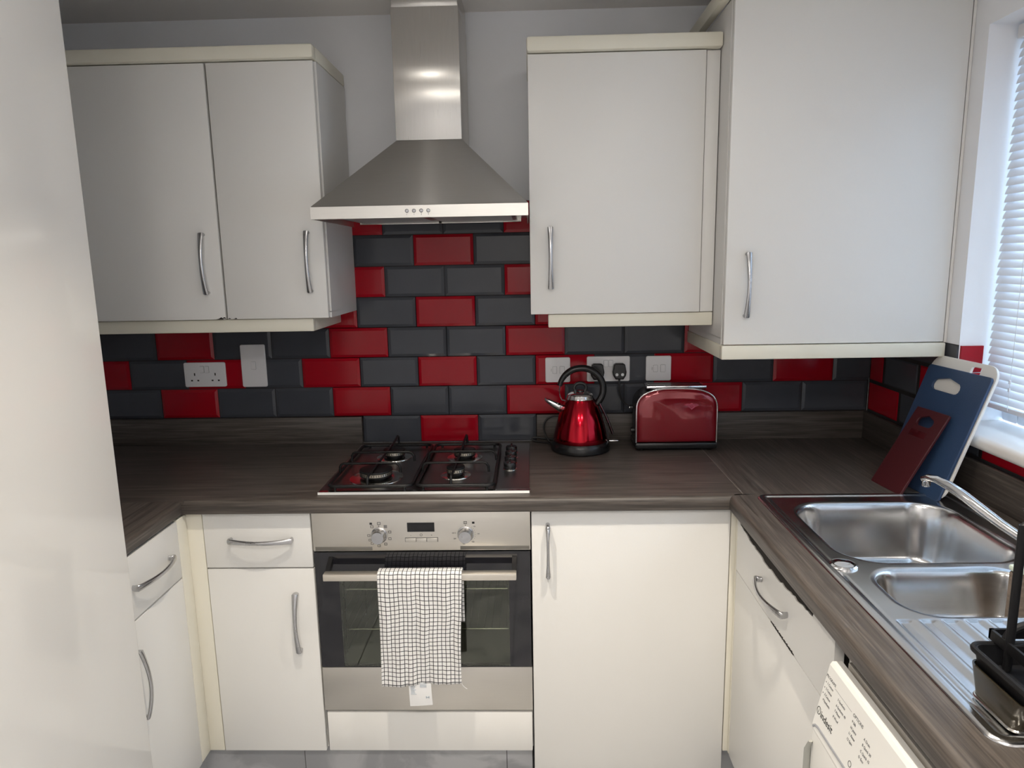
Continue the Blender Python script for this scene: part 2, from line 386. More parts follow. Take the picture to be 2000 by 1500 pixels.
# grout bed
b.box(XL, XR, 0.0045, 0.008, Z1-0.01, Z1+4*PZ, mi=2); b.box(-0.30, 0.50, 0.0045, 0.008, WT, Z1+7*PZ, mi=2)
obj('tile_cladding', b, [TILEG, TILER, GROUT], wall_back, smooth=False)
b = MB(); M = facing_left(XR+0.0005)   # local X = -y
for row in (1, 2, 3):
    for j in range(0, 12):
        a0 = j*PX if row % 2 else j*PX-0.107
        a1 = a0+PX; c0 = Z1+(row-1)*PZ; c1 = Z1+row*PZ
        hi_z = c1; end = 2.4
        segs = [(a0, a1)]
        if row == 1: red = j % 3 == 0
        elif row == 2: red = j % 2 == 0
        else: red = False
        if row == 3: c1 = 1.285
        for s0, s1 in segs:
            s0 = max(s0, 0.0)
            if row == 1:
                zt = c1
                if s1 <= -WY0+0.001: tile(b, M, s0, s1, c0, c1, int(red))
                elif s0 >= -WY1: tile(b, M, s0, s1, c0, c1, int(red))
                elif s0 < -WY0: tile(b, M, s0, -WY0, c0, c1, int(red), 'R'); tile(b, M, -WY0, s1, c0, 1.043, int(red), 'TL')
                else: tile(b, M, s0, s1, c0, 1.043, int(red), 'T')
            else:
                if s0 < -WY0: tile(b, M, s0, min(s1, -WY0), c0, c1, int(red), ('R' if s1 > -WY0 else '')+('T' if row == 3 else ''))
                elif s1 > -WY1: tile(b, M, max(s0, -WY1), s1, c0, c1, int(red))
b.box(XR-0.0010, XR, WY0, 0.0, Z1-0.01, 1.2855, mi=2); b.box(XR-0.0010, XR, WY1-0.6, WY1, Z1-0.01, 1.2855, mi=2); b.box(XR-0.0010, XR, WY1, WY0, Z1-0.01, 1.044, mi=2)
# the tile turned into the window reveal
tile(b, front(WY0-0.0035), XR+0.002, XR+0.062, WZ0+0.002, Z1+2*PZ, 1, 'LRB'); tile(b, front(WY0-0.0035), XR+0.002, XR+0.062, Z1+2*PZ, 1.285, 1, 'LRT')
obj('tile_cladding', b, [TILEG, TILER, GROUT], wall_right, smooth=False)

# plinth faced in floor tile --------------------------------------
b = MB()
b.box(-0.60, -0.3005, -0.53, -0.518, 0, 0.1455); b.box(-0.2985, 0.3005, -0.53, -0.518, 0, 0.1455); b.box(0.3025, 0.377, -0.53, -0.518, 0, 0.1455)
b.box(-0.612, -0.60, -0.925, -0.518, 0, 0.1455)
b.box(-0.60, 0.377, -0.528, -0.516, 0, 0.137, mi=1)
b.box(0.985, 0.997, -1.235, -0.50, 0, 0.1455); b.box(0.917, 0.985, -0.53, -0.518, 0, 0.1455)
pln = struct(obj('trim_1', b, [STONE, GAPB], smooth=False))

# window ---------------------------------------------------------
win = bpy.data.objects.new('window_1', None); C.objects.link(win); win.location = (1.69, (WY0+WY1)/2, WZ0); struct(win)
b = MB(); fx0, fx1 = 1.665, 1.72
for (y0, y1, z0, z1) in ((WY0-0.002, WY0-0.062, WZ0, WZ1), (WY1+0.062, WY1+0.002, WZ0, WZ1), (WY0-0.062, WY1+0.062, WZ0, WZ0+0.06), (WY0-0.062, WY1+0.062, WZ1-0.06, WZ1), (-1.14, -1.085, WZ0+0.06, WZ1-0.06)):
    b.box(fx0, fx1, y1, y0, z0+0.001, z1-0.001, 0.006)
obj('window_frame', b, PVC, win)
b = MB(); b.box(1.690, 1.694, WY1+0.06, WY0-0.06, WZ0+0.055, WZ1-0.055); obj('window_glass', b, WGLASS, win, smooth=False)
b = MB(); b.box(1.496, 1.664, WY1+0.001, WY0-0.001, WZ0-0.034, WZ0, 0.0); 
for e in [e for e in b.bm.edges if abs(e.verts[0].co.x-1.496) < 1e-4 and abs(e.verts[1].co.x-1.496) < 1e-4 and abs(e.verts[0].co.z-e.verts[1].co.z) < 1e-4]:
    e.tag = True
bmesh.ops.bevel(b.bm, geom=[e for e in b.bm.edges if e.tag], offset=0.014, segments=5, affect='EDGES', profile=0.5)
obj('window_sill', b, SILLM, win)

# blind ----------------------------------------------------------
bl = thing('venetian_blind', 'white venetian blind with closed narrow slats hanging in the window', 'blind', (1.612, -1.11, 2.04))
BY0, BY1 = WY0-0.012, WY1+0.012
b = MB(); b.box(1.598, 1.626, BY1, BY0, 2.046, 2.078, 0.002); obj('head_rail', b, PLATE, bl)
b = MB(); tilt = R(68); hw = 0.0125; zz = 2.034; k = 0
while zz > 1.146:
    for s in range(3):
        pass
    pts = []
    for s in range(5):
        q = -1+s*0.5; dx = math.cos(tilt)*hw*q; dz = math.sin(tilt)*hw*q; cr = 0.0016*(1-q*q)
        pts.append((1.612-dx*1.0-cr*math.sin(tilt), zz+dz*-1.0*-1.0+cr*math.cos(tilt)*0))
    # room-side edge low, window-side edge high
    pts = [(1.612+math.cos(tilt)*hw*q-0.0016*(1-q*q), zz+math.sin(tilt)*hw*q) for q in (-1, -.5, 0, .5, 1)]
    vs = [[b.bm.verts.new((px, y, pz)) for (px, pz) in pts] for y in (BY0, BY1)]
    for s in range(4): b.bm.faces.new((vs[0][s], vs[0][s+1], vs[1][s+1], vs[1][s]))
    zz -= 0.0205; k += 1
obj('slats', b, SLAT, bl, ang=80, fixn=False)
b = MB(); b.box(1.600, 1.624, BY1, BY0, 1.124, 1.137, 0.003); obj('bottom_rail', b, PLATE, bl)
for y in (BY0-0.11, -1.11, BY1+0.11):
    b = MB(); b.sweep([(1.597, y, 2.05), (1.597, y, 1.13)], 0.0008, n=6); b.sweep([(1.627, y, 2.05), (1.627, y, 1.13)], 0.0008, n=6)
    for z in (1.20, 1.18): b.box(1.594, 1.598, y-0.003, y+0.003, z, z+0.01, 0.001)
    obj('ladder_cord', b, PLATE, bl)

# ceiling lamps ---------------------------------------------------
for i, (x, y) in enumerate(LAMPS):
    b = MB(); b.lathe([(0.048, 0.0), (0.048, -0.006), (0.036, -0.010), (0.034, -0.006), (0.034, 0.0)], (x, y, ZC), 32, cap=False)
    o = recentre(obj('ceiling_downlight', b, LENS), (x, y, ZC))
    tag(o, ['round ceiling downlight straight in front of the cooker hood', 'round ceiling downlight in front of the right wall cupboards', 'round ceiling downlight further back in the room on the left', 'round ceiling downlight further back in the room on the right', 'round ceiling downlight nearest the rear wall'][i], 'ceiling light', 'recessed ceiling downlights')

# ------------------------------------------------------------------ worktops
def nose(y_or_x, z0=WT-0.038, z1=WT, r=0.013, rb=0.006, s=-1):
    """front-edge profile points (offset, z): offset grows outwards"""
    P = []
    for k in range(7):
        t = R(90-90*k/6); P.append((-r+r*math.cos(t), z1-r+r*math.sin(t)))
    for k in range(5):
        t = R(-90*k/4); P.append((-rb+rb*math.cos(t), z0+rb+rb*math.sin(t)))
    return P
NP = nose(0)
b = MB()
def nose_run(bm_, prof, start, end):
    a = [bm_.bm.verts.new(start(p)) for p in prof]; c = [bm_.bm.verts.new(end(p)) for p in prof]; n = len(prof)
    bm_.bm.faces.new(a[::-1]); bm_.bm.faces.new(c)
    for k in range(n): bm_.bm.faces.new((a[k], a[(k+1) % n], c[(k+1) % n], c[k]))
prof = [(-0.5785, WT)] + [(-0.600-o, z) for o, z in NP] + [(-0.5785, WT-0.038)]   # (y, z)
nose_run(b, prof, lambda p: (-0.5495, p[0], p[1]), lambda p: (0.905+(p[0]+0.600), p[0], p[1]))
b.box(-0.5495, 0.9445, -0.5785, -0.001, WT-0.038, WT)
b.box(XL, -0.5495, -0.600, -0.001, WT-0.038, WT)
wb = obj('worktop', b, WOODX, None, ang=30); recentre(wb, (0, -0.3, WT-0.038))
tag(wb, 'dark brown wood-grain laminate worktop running along the tiled back wall under the hob', 'worktop')
b = MB(); prof = [(XL, WT)] + [(-0.5545+o, z) for o, z in NP] + [(XL, WT-0.038)]
b.prism([(x, -0.6005, z) for x, z in prof], (0, -0.328, 0))
wl = obj('worktop', b, WOODY, None, ang=30); recentre(wl, (-0.85, -0.75, WT-0.038))
tag(wl, 'short dark wood-grain worktop on the left beside the tall white unit', 'worktop')
# right run with sink cut-out
SX0, SX1, SY0, SY1 = 0.972, 1.472, -0.590, -1.553
b = MB()
prof = [(0.985, WT), (0.9270, WT)] + [(0.905-o, z) for o, z in NP] + [(0.9270, WT-0.038), (0.985, WT-0.038)]
nose_run(b, prof, lambda p: (p[0], min(-0.5787, -0.6005+(p[0]-0.905)), p[1]), lambda p: (p[0], -2.1985, p[1]))
b.box(0.9455, XR-0.001, -0.5785, -0.001, WT-0.038, WT)
b.box(0.985, XR-0.001, -0.603, -0.5785, WT-0.038, WT)
b.box(1.459, XR-0.001, -1.54, -0.603, WT-0.038, WT)
b.box(0.985, XR-0.001, -2.1985, -1.54, WT-0.038, WT)
wr = obj('worktop', b, WOODY, None, ang=30); recentre(wr, (1.2, -1.1, WT-0.038))
tag(wr, 'dark wood-grain worktop under the window holding the steel sink', 'worktop')
# joint strip
b = MB(); b.box(0.9440, 0.9460, -0.58, -0.002, WT-0.01, WT+0.0004)
obj('joint_strip', b, mat('joint_filler', (0.20, 0.18, 0.16), 0.5), wr, smooth=False)

def upstand(x0, x1, y0, y1, label, m):
    b = MB(); b.box(x0, x1, y0, y1, WT+0.0002, Z1-0.001, 0.0015)
    o = obj('upstand', b, m); recentre(o, ((x0+x1)/2, (y0+y1)/2, WT)); tag(o, label, 'upstand', 'worktop upstands')
upstand(XL+0.002, -0.2035, -0.012, 0.0025, 'dark wood-grain upstand strip along the back wall left of the hob', WOODX)
upstand(0.4055, XR-0.002, -0.012, 0.0025, 'dark wood-grain upstand strip behind the kettle and toaster', WOODX)
upstand(XR-0.018, XR-0.004, -2.19, -0.0125, 'dark wood-grain upstand strip on the window wall behind the sink', WOODY)

# ------------------------------------------------------------------ handles, doors
def handle(name, parent, c, along, out, L=0.174, D=0.030, wide=0.0085, mid=0.0055, th=0.0042, m=NICKEL, foot=True):
    """bow handle centred at c on a door face"""
    c, a, o = Vector(c), Vector(along), Vector(out); side = a.cross(o)
    pts, ra, rb = [], [], []
    h = L/2
    for s, d, wdt in ((-h+0.004, 0.0, wide*0.8), (-h+0.002, 0.006, wide*0.9), (-h+0.002, 0.011, wide)):
        pts.append(c+a*s+o*d); ra.append(wdt); rb.append(th*1.1)
    N = 22
    for k in range(N+1):
        t = -1+2*k/N; d = 0.015+(D-0.015)*math.cos(t*math.pi/2)**0.9 if abs(t) < 1 else 0.015
        pts.append(c+a*(t*(h-0.001))+o*d); ra.append(mid+(wide-mid)*abs(t)**1.6); rb.append(th)
    for s, d, wdt in ((h-0.002, 0.011, wide), (h-0.002, 0.006, wide*0.9), (h-0.004, 0.0, wide*0.8)):
        pts.append(c+a*s+o*d); ra.append(wdt); rb.append(th*1.1)
    b = MB(); b.sweep(pts, ra, rb, side=side, n=14)
    return obj(name, b, m, parent, ang=60)
def door_x(name, parent, x0, x1, yf, z0, z1, m=DOORW, th=0.018, bev=0.0022, edge=CREAM):
    b = MB(); b.box(x0, x1, yf, yf+th, z0, z1, bev)
    return obj(name, b, m, parent)

X, Y, Z = Vector((1, 0, 0)), Vector((0, 1, 0)), Vector((0, 0, 1))
# ---- left wall unit (two doors)
wc = thing('wall_cabinet', 'wide white two-door wall cabinet left of the cooker hood', 'cabinet', (-0.655, -0.15, 1.374))
b = MB(); b.box(-1.11, -0.201, -0.300, 0.0, 1.390, 2.088); 
# carcass drops behind the light rail
b.box(-0.219, -0.201, -0.300, -0.0005, 1.374, 1.392); b.box(-1.11, -0.219, -0.3, -0.282, 1.374, 1.391)
obj('carcass', b, CARC, wc, smooth=False)
d1 = door_x('door', wc, -1.008, -0.5125, -0.320, 1.374, 2.087)
d2 = door_x('door', wc, -0.5065, -0.2055, -0.320, 1.374, 2.087)
d3 = None
handle('handle', d1, (-0.5575, -0.320, 1.537), Z, -Y); handle('handle', d2, (-0.2515, -0.320, 1.537), Z, -Y)
b = MB()
for (xa, za, s) in ((-0.530, 1.3745, 0.012), (-0.519, 1.377, 0.008), (-0.484, 1.375, 0.007), (-0.5025, 1.3755, 0.006)):
    b.prism([(xa-s, -0.3203, za), (xa+s, -0.3203, za), (xa+s*0.4, -0.3203, za+s*0.55), (xa-s*0.2, -0.3203, za+s*0.2)], (0, 0.003, 0))
obj('chipped_edge', b, CHIPSHADE, d2, smooth=False)
b = MB(); b.box(-1.115, -0.1995, -0.336, -0.300, 2.0895, 2.127, 0.007); b.box(-0.228, -0.1995, -0.302, -0.001, 2.0895, 2.127, 0.005)
obj('cornice', b, CREAM, wc)
b = MB(); b.box(-1.11, -0.256, -0.306, -0.286, 1.334, 1.3725, 0.003); b.box(-0.272, -0.256, -0.287, -0.001, 1.334, 1.3725, 0.003)
obj('light_rail', b, CREAM, wc)
b = MB(); b.box(-1.11, -1.010, -0.318, -0.3, 1.374, 2.087, 0.002); obj('filler_panel', b, DOORW, wc)

# ---- right wall unit
wc2 = thing('wall_cabinet', 'white single-door wall cabinet right of the cooker hood', 'cabinet', (0.65, -0.15, 1.374))
b = MB(); b.box(0.391, 0.919, -0.300, 0.0, 1.390, 2.088); b.box(0.391, 0.409, -0.3, -0.0005, 1.374, 1.391); b.box(0.409, 0.919, -0.3, -0.282, 1.374, 1.391)
obj('carcass', b, CARC, wc2, smooth=False)
d = door_x('door', wc2, 0.390, 0.879, -0.320, 1.374, 2.087)
handle('handle', d, (0.4485, -0.320, 1.535), Z, -Y)
b = MB(); b.box(0.8815, 0.919, -0.312, -0.3003, 1.374, 2.087, 0.002); obj('filler_panel', b, DOORW, wc2)
b = MB(); b.box(0.3875, 0.920, -0.336, -0.300, 2.0895, 2.129, 0.007); b.box(0.3875, 0.409, -0.302, -0.001, 2.0895, 2.129, 0.005); obj('cornice', b, CREAM, wc2)
b = MB(); b.box(0.441, 0.919, -0.312, -0.290, 1.334, 1.3725, 0.003); obj('light_rail', b, CREAM, wc2)

# ---- deep corner wall unit
wc3 = thing('wall_cabinet', 'tall deep white wall cabinet in the corner next to the window', 'cabinet', (1.22, -0.2, 1.287))
b = MB(); b.box(0.9215, 1.527, -0.400, 0.0, 1.304, 2.186); b.box(0.9215, 0.9395, -0.4, -0.0005, 1.287, 1.305); b.box(0.9395, 1.527, -0.4, -0.382, 1.287, 1.305)
obj('carcass', b, CARC, wc3, smooth=False)
d = door_x('door', wc3, 0.9235, 1.5245, -0.421, 1.2885, 2.186)
handle('handle', d, (0.980, -0.421, 1.4525), Z, -Y)
b = MB(); b.box(0.898, 1.527, -0.440, -0.400, 2.188, 2.228, 0.006); b.box(0.898, 0.9215, -0.402, -0.001, 2.188, 2.228, 0.004); obj('cornice', b, CREAM, wc3)
b = MB(); b.box(0.917, 1.527, -0.430, -0.406, 1.248, 1.2865, 0.003); b.box(0.917, 0.935, -0.407, -0.002, 1.248, 1.2865, 0.003); obj('light_rail', b, CREAM, wc3)
b = MB(); b.box(1.5275, 1.5350, -0.418, -0.001, 1.2865, 2.19); obj('filler_panel', b, DOORW, wc3, smooth=False)

# ---- tall unit on the left
tu = thing('tall_cabinet', 'tall glossy white unit filling the left edge of the view', 'tall cabinet', (-0.84, -1.21, 0.0))
b = MB(); b.box(-1.158, -0.531, -1.528, -0.9305, 0.10, 2.20); b.box(-1.158, -0.59, -1.52, -0.94, 0.0, 0.10); obj('carcass', b, CARC, tu, smooth=False)
b = MB(); b.box(-0.530, -0.5092, -1.527, -0.9320, 0.10, 2.198, 0.003, seg=3); obj('door', b, GLOSSW, tu)

# ---- left run base unit (front faces +x)
lb = thing('base_cabinet', 'white base cabinet with drawer facing right beside the tall unit', 'cabinet', (-0.85, -0.74, 0.146))
b = MB(); b.box(-1.15, -0.575, -0.928, -0.6290, 0.146, 0.871); obj('carcass', b, CARC, lb, smooth=False)
b = MB(); b.box(-0.5745, -0.5555, -0.9270, -0.6305, 0.7095, 0.866, 0.0022); dr = obj('drawer_front', b, DOORW, lb)
handle('handle', dr, (-0.5555, -0.770, 0.788), Y, X)
b = MB(); b.box(-0.5745, -0.5555, -0.9270, -0.6305, 0.146, 0.7055, 0.0022); dd = obj('door', b, DOORW, lb)
handle('handle', dd, (-0.5555, -0.876, 0.552), Z, X)
# corner post
b = MB(); b.box(-0.5745, -0.5145, -0.578, -0.560, 0.146, 0.868, 0.002); b.box(-0.5745, -0.5565, -0.6285, -0.5785, 0.146, 0.868, 0.002)
cp = recentre(obj('corner_post', b, POSTC), (-0.56, -0.59, 0.146)); tag(cp, 'cream corner filler post between the two left drawer units', 'corner post', 'cream corner posts')

# ---- drawer unit beside oven
du = thing('base_cabinet', 'narrow white drawer and door base unit directly left of the oven', 'cabinet', (-0.365, -0.3, 0.146))
b = MB(); b.box(-0.5135, -0.2155, -0.5595, -0.03, 0.146, 0.871); obj('carcass', b, CARC, du, smooth=False)
dr = door_x('drawer_front', du, -0.5125, -0.2165, -0.579, 0.7105, 0.868)
handle('handle', dr, (-0.3535, -0.579, 0.793), X, -Y)
dd = door_x('door', du, -0.5125, -0.2165, -0.579, 0.146, 0.7065)
handle('handle', dd, (-0.2695, -0.579, 0.5505), Z, -Y)

# ---- oven housing bottom front
oh = thing('base_cabinet', 'low white panel cabinet front beneath the oven', 'cabinet', (0.085, -0.3, 0.146))
b = MB(); b.box(-0.2135, 0.3805, -0.558, -0.03, 0.146, 0.262); obj('carcass', b, CARC, oh, smooth=False)
door_x('front_panel', oh, -0.2080, 0.3785, -0.578, 0.146, 0.2685)

# ---- integrated appliance door
ia = thing('base_cabinet', 'wide white full-height base cabinet right of the oven with a thin vertical handle', 'cabinet', (0.65, -0.3, 0.0))
b = MB(); b.box(0.384, 0.9145, -0.5595, -0.03, 0.06, 0.870); obj('carcass', b, CARC, ia, smooth=False)
d = door_x('door', ia, 0.3835, 0.9155, -0.579, 0.075, 0.8665)
b = MB()
hp = [(0.4275, -0.579, 0.829), (0.4275, -0.592, 0.829), (0.4275, -0.600, 0.822), (0.4275, -0.604, 0.79), (0.4275, -0.606, 0.757), (0.4275, -0.604, 0.724), (0.4275, -0.600, 0.692), (0.4275, -0.592, 0.685), (0.4275, -0.579, 0.685)]
b.sweep(hp, [0.006, 0.0058, 0.0066, 0.0042, 0.0038, 0.0042, 0.0066, 0.0058, 0.006], n=12)
for z in (0.826, 0.688): b.lathe([(0.0, -0.007), (0.005, -0.005), (0.0072, 0.0), (0.005, 0.005), (0, 0.007)], (0.4275, -0.599, z), 14)
obj('handle', b, NICKEL, d, ang=60)
b = MB(); b.box(0.392, 0.414, -0.572, -0.56, 0.8672, 0.8705); obj('latch', b, NICKEL, ia, smooth=False)
b = MB(); b.box(0.9175, 0.9465, -0.578, -0.5605, 0.146, 0.869, 0.002); b.box(0.9305, 0.9465, -0.5905, -0.5785, 0.146, 0.869, 0.002)
cp = recentre(obj('corner_post', b, POSTC), (0.93, -0.57, 0.146)); tag(cp, 'cream corner filler post between the wide base door and the sink unit', 'corner post', 'cream corner posts')

# ---- sink base unit (faces -x)
sb = thing('base_cabinet', 'white sink base cabinet with chipped false drawer beside the washing machine', 'cabinet', (1.2, -0.9, 0.146))
b = MB(); b.box(0.951, 1.515, -1.222, -1.204, 0.146, 0.871); b.box(0.951, 1.515, -0.61, -0.592, 0.146, 0.871); b.box(0.951, 1.515, -1.204, -0.61, 0.146, 0.164); b.box(1.497, 1.515, -1.204, -0.61, 0.164, 0.70)
b.box(0.951, 0.969, -1.204, -0.61, 0.838, 0.870)
obj('carcass', b, CARC, sb, smooth=False)
b = MB()
top = [(0.594, 0.866)]; s = 0.62
while s < 1.185:
    dip = 0.0
    if 0.60 < s < 1.10: dip = 0.026+0.019*math.sin((s-0.60)/0.50*math.pi)+random.uniform(-0.0028, 0.0028)
    top.append((s, 0.866-dip)); s += 0.012
top.append((1.189, 0.866))
L = [(0.594, 0.706)]
s = 0.62
bot = [(0.594, 0.7055)]
while s < 1.185:
    rg = random.uniform(0.0, 0.004) if 0.86 < s < 1.02 else 0.0
    bot.append((s, 0.7055+rg)); s += 0.012
bot.append((1.189, 0.7055))
b.plate([bot+top[::-1]], 0.018, facing_left(0.9485), 0.0)
dr = obj('drawer_front', b, DOORW, sb, smooth=False)
b = MB(); b.box(0.9335, 0.9492, -1.188, -0.595, 0.800, 0.8690); obj('gap_shade_backing', b, CHIPSHADE, dr, smooth=False)  # dark block: shade of the jagged gap put into colour behind the chips
handle('handle', dr, (0.9305, -0.878, 0.772), Y, -X, L=0.176, D=0.032)
b = MB(); b.box(0.9305, 0.9485, -1.189, -0.594, 0.146, 0.7025, 0.0022); dd = obj('door', b, DOORW, sb)
b = MB()
for k in range(26):
    yy = 0.862+k*0.0055; hgt = 0.0012+0.0042*abs(math.sin(k*1.9))*math.sin(min(1, (k+1)/8)*math.pi/2)
    if 0.862 < yy < 1.0: b.prism([(0.9300, -yy, 0.7045-hgt*0.35), (0.9300, -yy-0.0056, 0.7045-hgt*0.2), (0.9300, -yy-0.0056, 0.7045+hgt), (0.9300, -yy, 0.7045+hgt*0.8)], (0.004, 0, 0))
obj('chipped_edge', b, CHIPSHADE, dd, smooth=False)
b = MB(); b.box(0.960, 0.975, -1.243, -1.224, 0.146, 0.871); obj('end_strip', b, CARC, sb, smooth=False)

# ------------------------------------------------------------------ washing machine
wm = thing('washing_machine', 'white front-loading washing machine with printed programme panel under the worktop', 'washing machine', (1.2, -1.545, 0.0))
b = MB(); b.box(0.915, 1.49, -1.840, -1.2465, 0.02, 0.828, 0.008); b.box(0.925, 1.485, -1.835, -1.2515, 0.826, 0.843, 0.004, mi=1)
b.box(0.872, 0.916, -1.840, -1.2465, 0.10, 0.716, 0.006)
for fy in (-1.29, -1.80):
    for fx in (0.98, 1.44): b.lathe([(0.02, 0.0), (0.02, 0.018), (0.012, 0.024), (0.012, 0.03)], (fx, fy, 0.0), 16)
obj('body', b, [WMW, WMTOP], wm)
# sloping control panel
PP = Vector((0.8728, -1.2465, 0.7167)); PU = Vector((0.2077, 0, 0.9782)); PS = Vector((0, -1, 0)); PN = PS.cross(PU)
PM = Matrix(((PS.x, PU.x, PN.x, PP.x), (PS.y, PU.y, PN.y, PP.y), (PS.z, PU.z, PN.z, PP.z), (0, 0, 0, 1)))
b = MB()
pr = [(0.8728, 0.7167), (0.8987-0.001, 0.8387-0.004), (0.9015, 0.8402), (0.9180, 0.8402), (0.9180, 0.7167)]
b.prism([(x, -1.2465, z) for x, z in pr], (0, -0.5935, 0))
cpn = obj('control_panel', b, WMW, wm, ang=20)
b = MB()
def ptxt(s, t, body, size): b.text(body, size, PM @ Matrix.Translation((s, t, 0.0002)))
ptxt(0.0005, 0.0990, 'PROGRAMS', 0.0068)
b.box(0, 0, 0, 0, 0, 0) if False else None
def pline(s0, s1, t, h=0.0005):
    b.plate([[(s0, t), (s1, t), (s1, t+h), (s0, t+h)]], 0.0002, PM)
pline(0.0345, 0.0965, 0.0965); ptxt(0.102, 0.0945, 'OPTIONS', 0.0078)
cols = [(0.0095, [('1 Cotton', 0.0885), ('2 Cotton', 0.0785), ('3 Cotton', 0.068), ('4 Synthetic', 0.058)]),
        (0.0515, [('5 Synthetic', 0.086), ('6 Synthetic 40', 0.0755), ('7 Mixed', 0.066), ('8 Wool', 0.0555)]),
        (0.104, [('9 Silk', 0.0845), ('10 Jeans', 0.0745), ('11 Rinse', 0.064), ('12 Spin', 0.054)]),
        (0.1445, [('A Drain', 0.0835), ('B Quick 30', 0.0735), ('C Quick 15', 0.063), ('D Eco', 0.053)])]
for s, L in cols:
    for tx, t in L: ptxt(s, t, tx, 0.0060)
for t in (0.0895, 0.0795, 0.069): b.plate([[(0.0045+0.0012*math.cos(k*math.pi/4), t+0.0012*math.sin(k*math.pi/4)) for k in range(8)]], 0.0003, PM)
obj('printed_table', b, INK, cpn, smooth=False, fixn=False)
b = MB(); b.text('indesit', 0.0172, PM @ Matrix.Translation((0.0165, 0.0300, 0.0002)), depth=0.0003)
def ring(cx, cy, r0, r1, n=28): return [[(cx+r0*math.cos(2*math.pi*k/n), cy+r0*math.sin(2*math.pi*k/n)) for k in range(n)], [(cx+r1*math.cos(2*math.pi*k/n), cy+r1*math.sin(2*math.pi*k/n)) for k in range(n)]]
b.plate(ring(0.0082, 0.0365, 0.0068, 0.0057), 0.0004, PM)
b.text('i', 0.0100, PM @ Matrix.Translation((0.0070, 0.0328, 0.0002)), depth=0.0003)
obj('logo', b, INKK, cpn, smooth=False, fixn=False)
b = MB(); b.lathe([(0.0, 0.0), (0.024, 0.0), (0.024, 0.002), (0.021, 0.014), (0.018, 0.016), (0, 0.016)], (0, 0, 0), 36, M=PM @ Matrix.Translation((0.235, 0.055, 0)))
obj('programme_dial', b, WMW, cpn)
b = MB(); b.plate(ring(0.1300, 0.0290, 0.0050, 0.0040), 0.0004, PM)
for s in (0.155, 0.175, 0.195): b.plate(ring(s, 0.029, 0.0050, 0.0040), 0.0004, PM)
obj('button_ring', b, INK, cpn, smooth=False)
# detergent drawer groove and grip
b = MB(); b.sweep([PM @ Vector((0.0035, 0.0035, -0.001)), PM @ Vector((0.010, 0.009, -0.001)), PM @ Vector((0.020, 0.0115, -0.001)), PM @ Vector((0.16, 0.0150, -0.001))], 0.0030, 0.0022, n=10)
obj('drawer_groove', b, mat('groove_grey', (0.30, 0.31, 0.33), 0.5), cpn)
# round door
b = MB(); DM = Matrix.Translation((0.872, -1.545, 0.43)) @ Matrix.Rotation(R(-90), 4, 'Y')
b.lathe([(0.225, 0.0), (0.225, 0.012), (0.21, 0.026), (0.17, 0.030), (0.165, 0.022)], (0, 0, 0), 64, M=DM, cap=False)
dr = obj('round_door', b, WMW, wm)
b = MB(); b.lathe([(0.168, 0.022), (0.15, 0.012), (0.10, 0.002), (0.0, 0.0)], (0, 0, 0), 48, M=DM, cap=False); obj('door_glass', b, OGLASS, dr)
# curved recess on the front
b = MB(); cy, cz, rr = -1.545, 0.552, 0.325
pts = []
for k in range(15):
    t = R(26-k*4.0); pts.append((0.8680, cy+rr*math.cos(t)-0.004, cz+rr*math.sin(t)))
pts = [p for p in pts if -1.840 < p[1] < -1.2400]
b.sweep(pts, [0.0015+0.0065*math.sin(math.pi*min(1, (k+0.5)/len(pts))) for k in range(len(pts))], 0.0025, side=(1, 0, 0), n=10)
obj('grip_recess', b, mat('recess_grey', (0.36, 0.36, 0.33), 0.5), wm)

# ------------------------------------------------------------------ oven
ov = thing('oven', 'built-in stainless steel oven with black glass door and a towel on its handle', 'oven', (0.085, -0.3, 0.27))
OX0, OX1 = -0.2125, 0.3805
b = MB()
# housing walls around the cavity
b.box(OX0+0.002, -0.165, -0.560, -0.04, 0.274, 0.866); b.box(0.335, OX1-0.002, -0.560, -0.04, 0.274, 0.866); b.box(-0.165, 0.335, -0.560, -0.04, 0.700, 0.866); b.box(-0.165, 0.335, -0.560, -0.04, 0.274, 0.400); b.box(-0.165, 0.335, -0.06, -0.04, 0.400, 0.700)
obj('body', b, CAV, ov, smooth=False)
b = MB(); b.box(OX0, OX1, -0.581, -0.5605, 0.7585, 0.869, 0.0012); pn = obj('control_panel', b, OVENST, ov)
VENT = mat('vent_grey', (0.20, 0.19, 0.17), 0.5, 0.6)
for va, vb in ((OX0+0.006, -0.05), (0.19, OX1-0.003)):
    b = MB(); b.box(va, vb, -0.5816, -0.5800, 0.7605, 0.7705, 0.0003); obj('vent_strip', b, VENT, pn)
b = MB(); b.box(0.0475, 0.1215, -0.5818, -0.5803, 0.8125, 0.8385, 0.0002); obj('display', b, DISPL, pn, smooth=False)
for i, (x0, x1) in enumerate(((0.0420, 0.0705), (0.0715, 0.0995), (0.1005, 0.1290))):
    b = MB(); b.box(x0, x1, -0.5845, -0.5803, 0.7850, 0.7945, 0.0006); obj('button', b, OVENST, pn)
b = MB(); b.box(0.0405, 0.1305, -0.5812, -0.5803, 0.7835, 0.7960); obj('button_surround', b, INK, pn, smooth=False)
KM = lambda x, z: front(-0.5810) @ Matrix.Translation((x, z, 0))
for kx, kz in ((-0.0295, 0.8035), (0.2055, 0.8045)):
    b = MB(); b.lathe([(0.0, 0.0), (0.0225, 0.0), (0.0225, 0.002), (0.0195, 0.004), (0.0190, 0.006), (0.0175, 0.022), (0.0165, 0.0245), (0.0, 0.0250)], (0, 0, 0), 40, M=KM(kx, kz))
    kb = obj('knob', b, NICKEL, pn, ang=40)
b = MB(); FM = front(-0.5811)
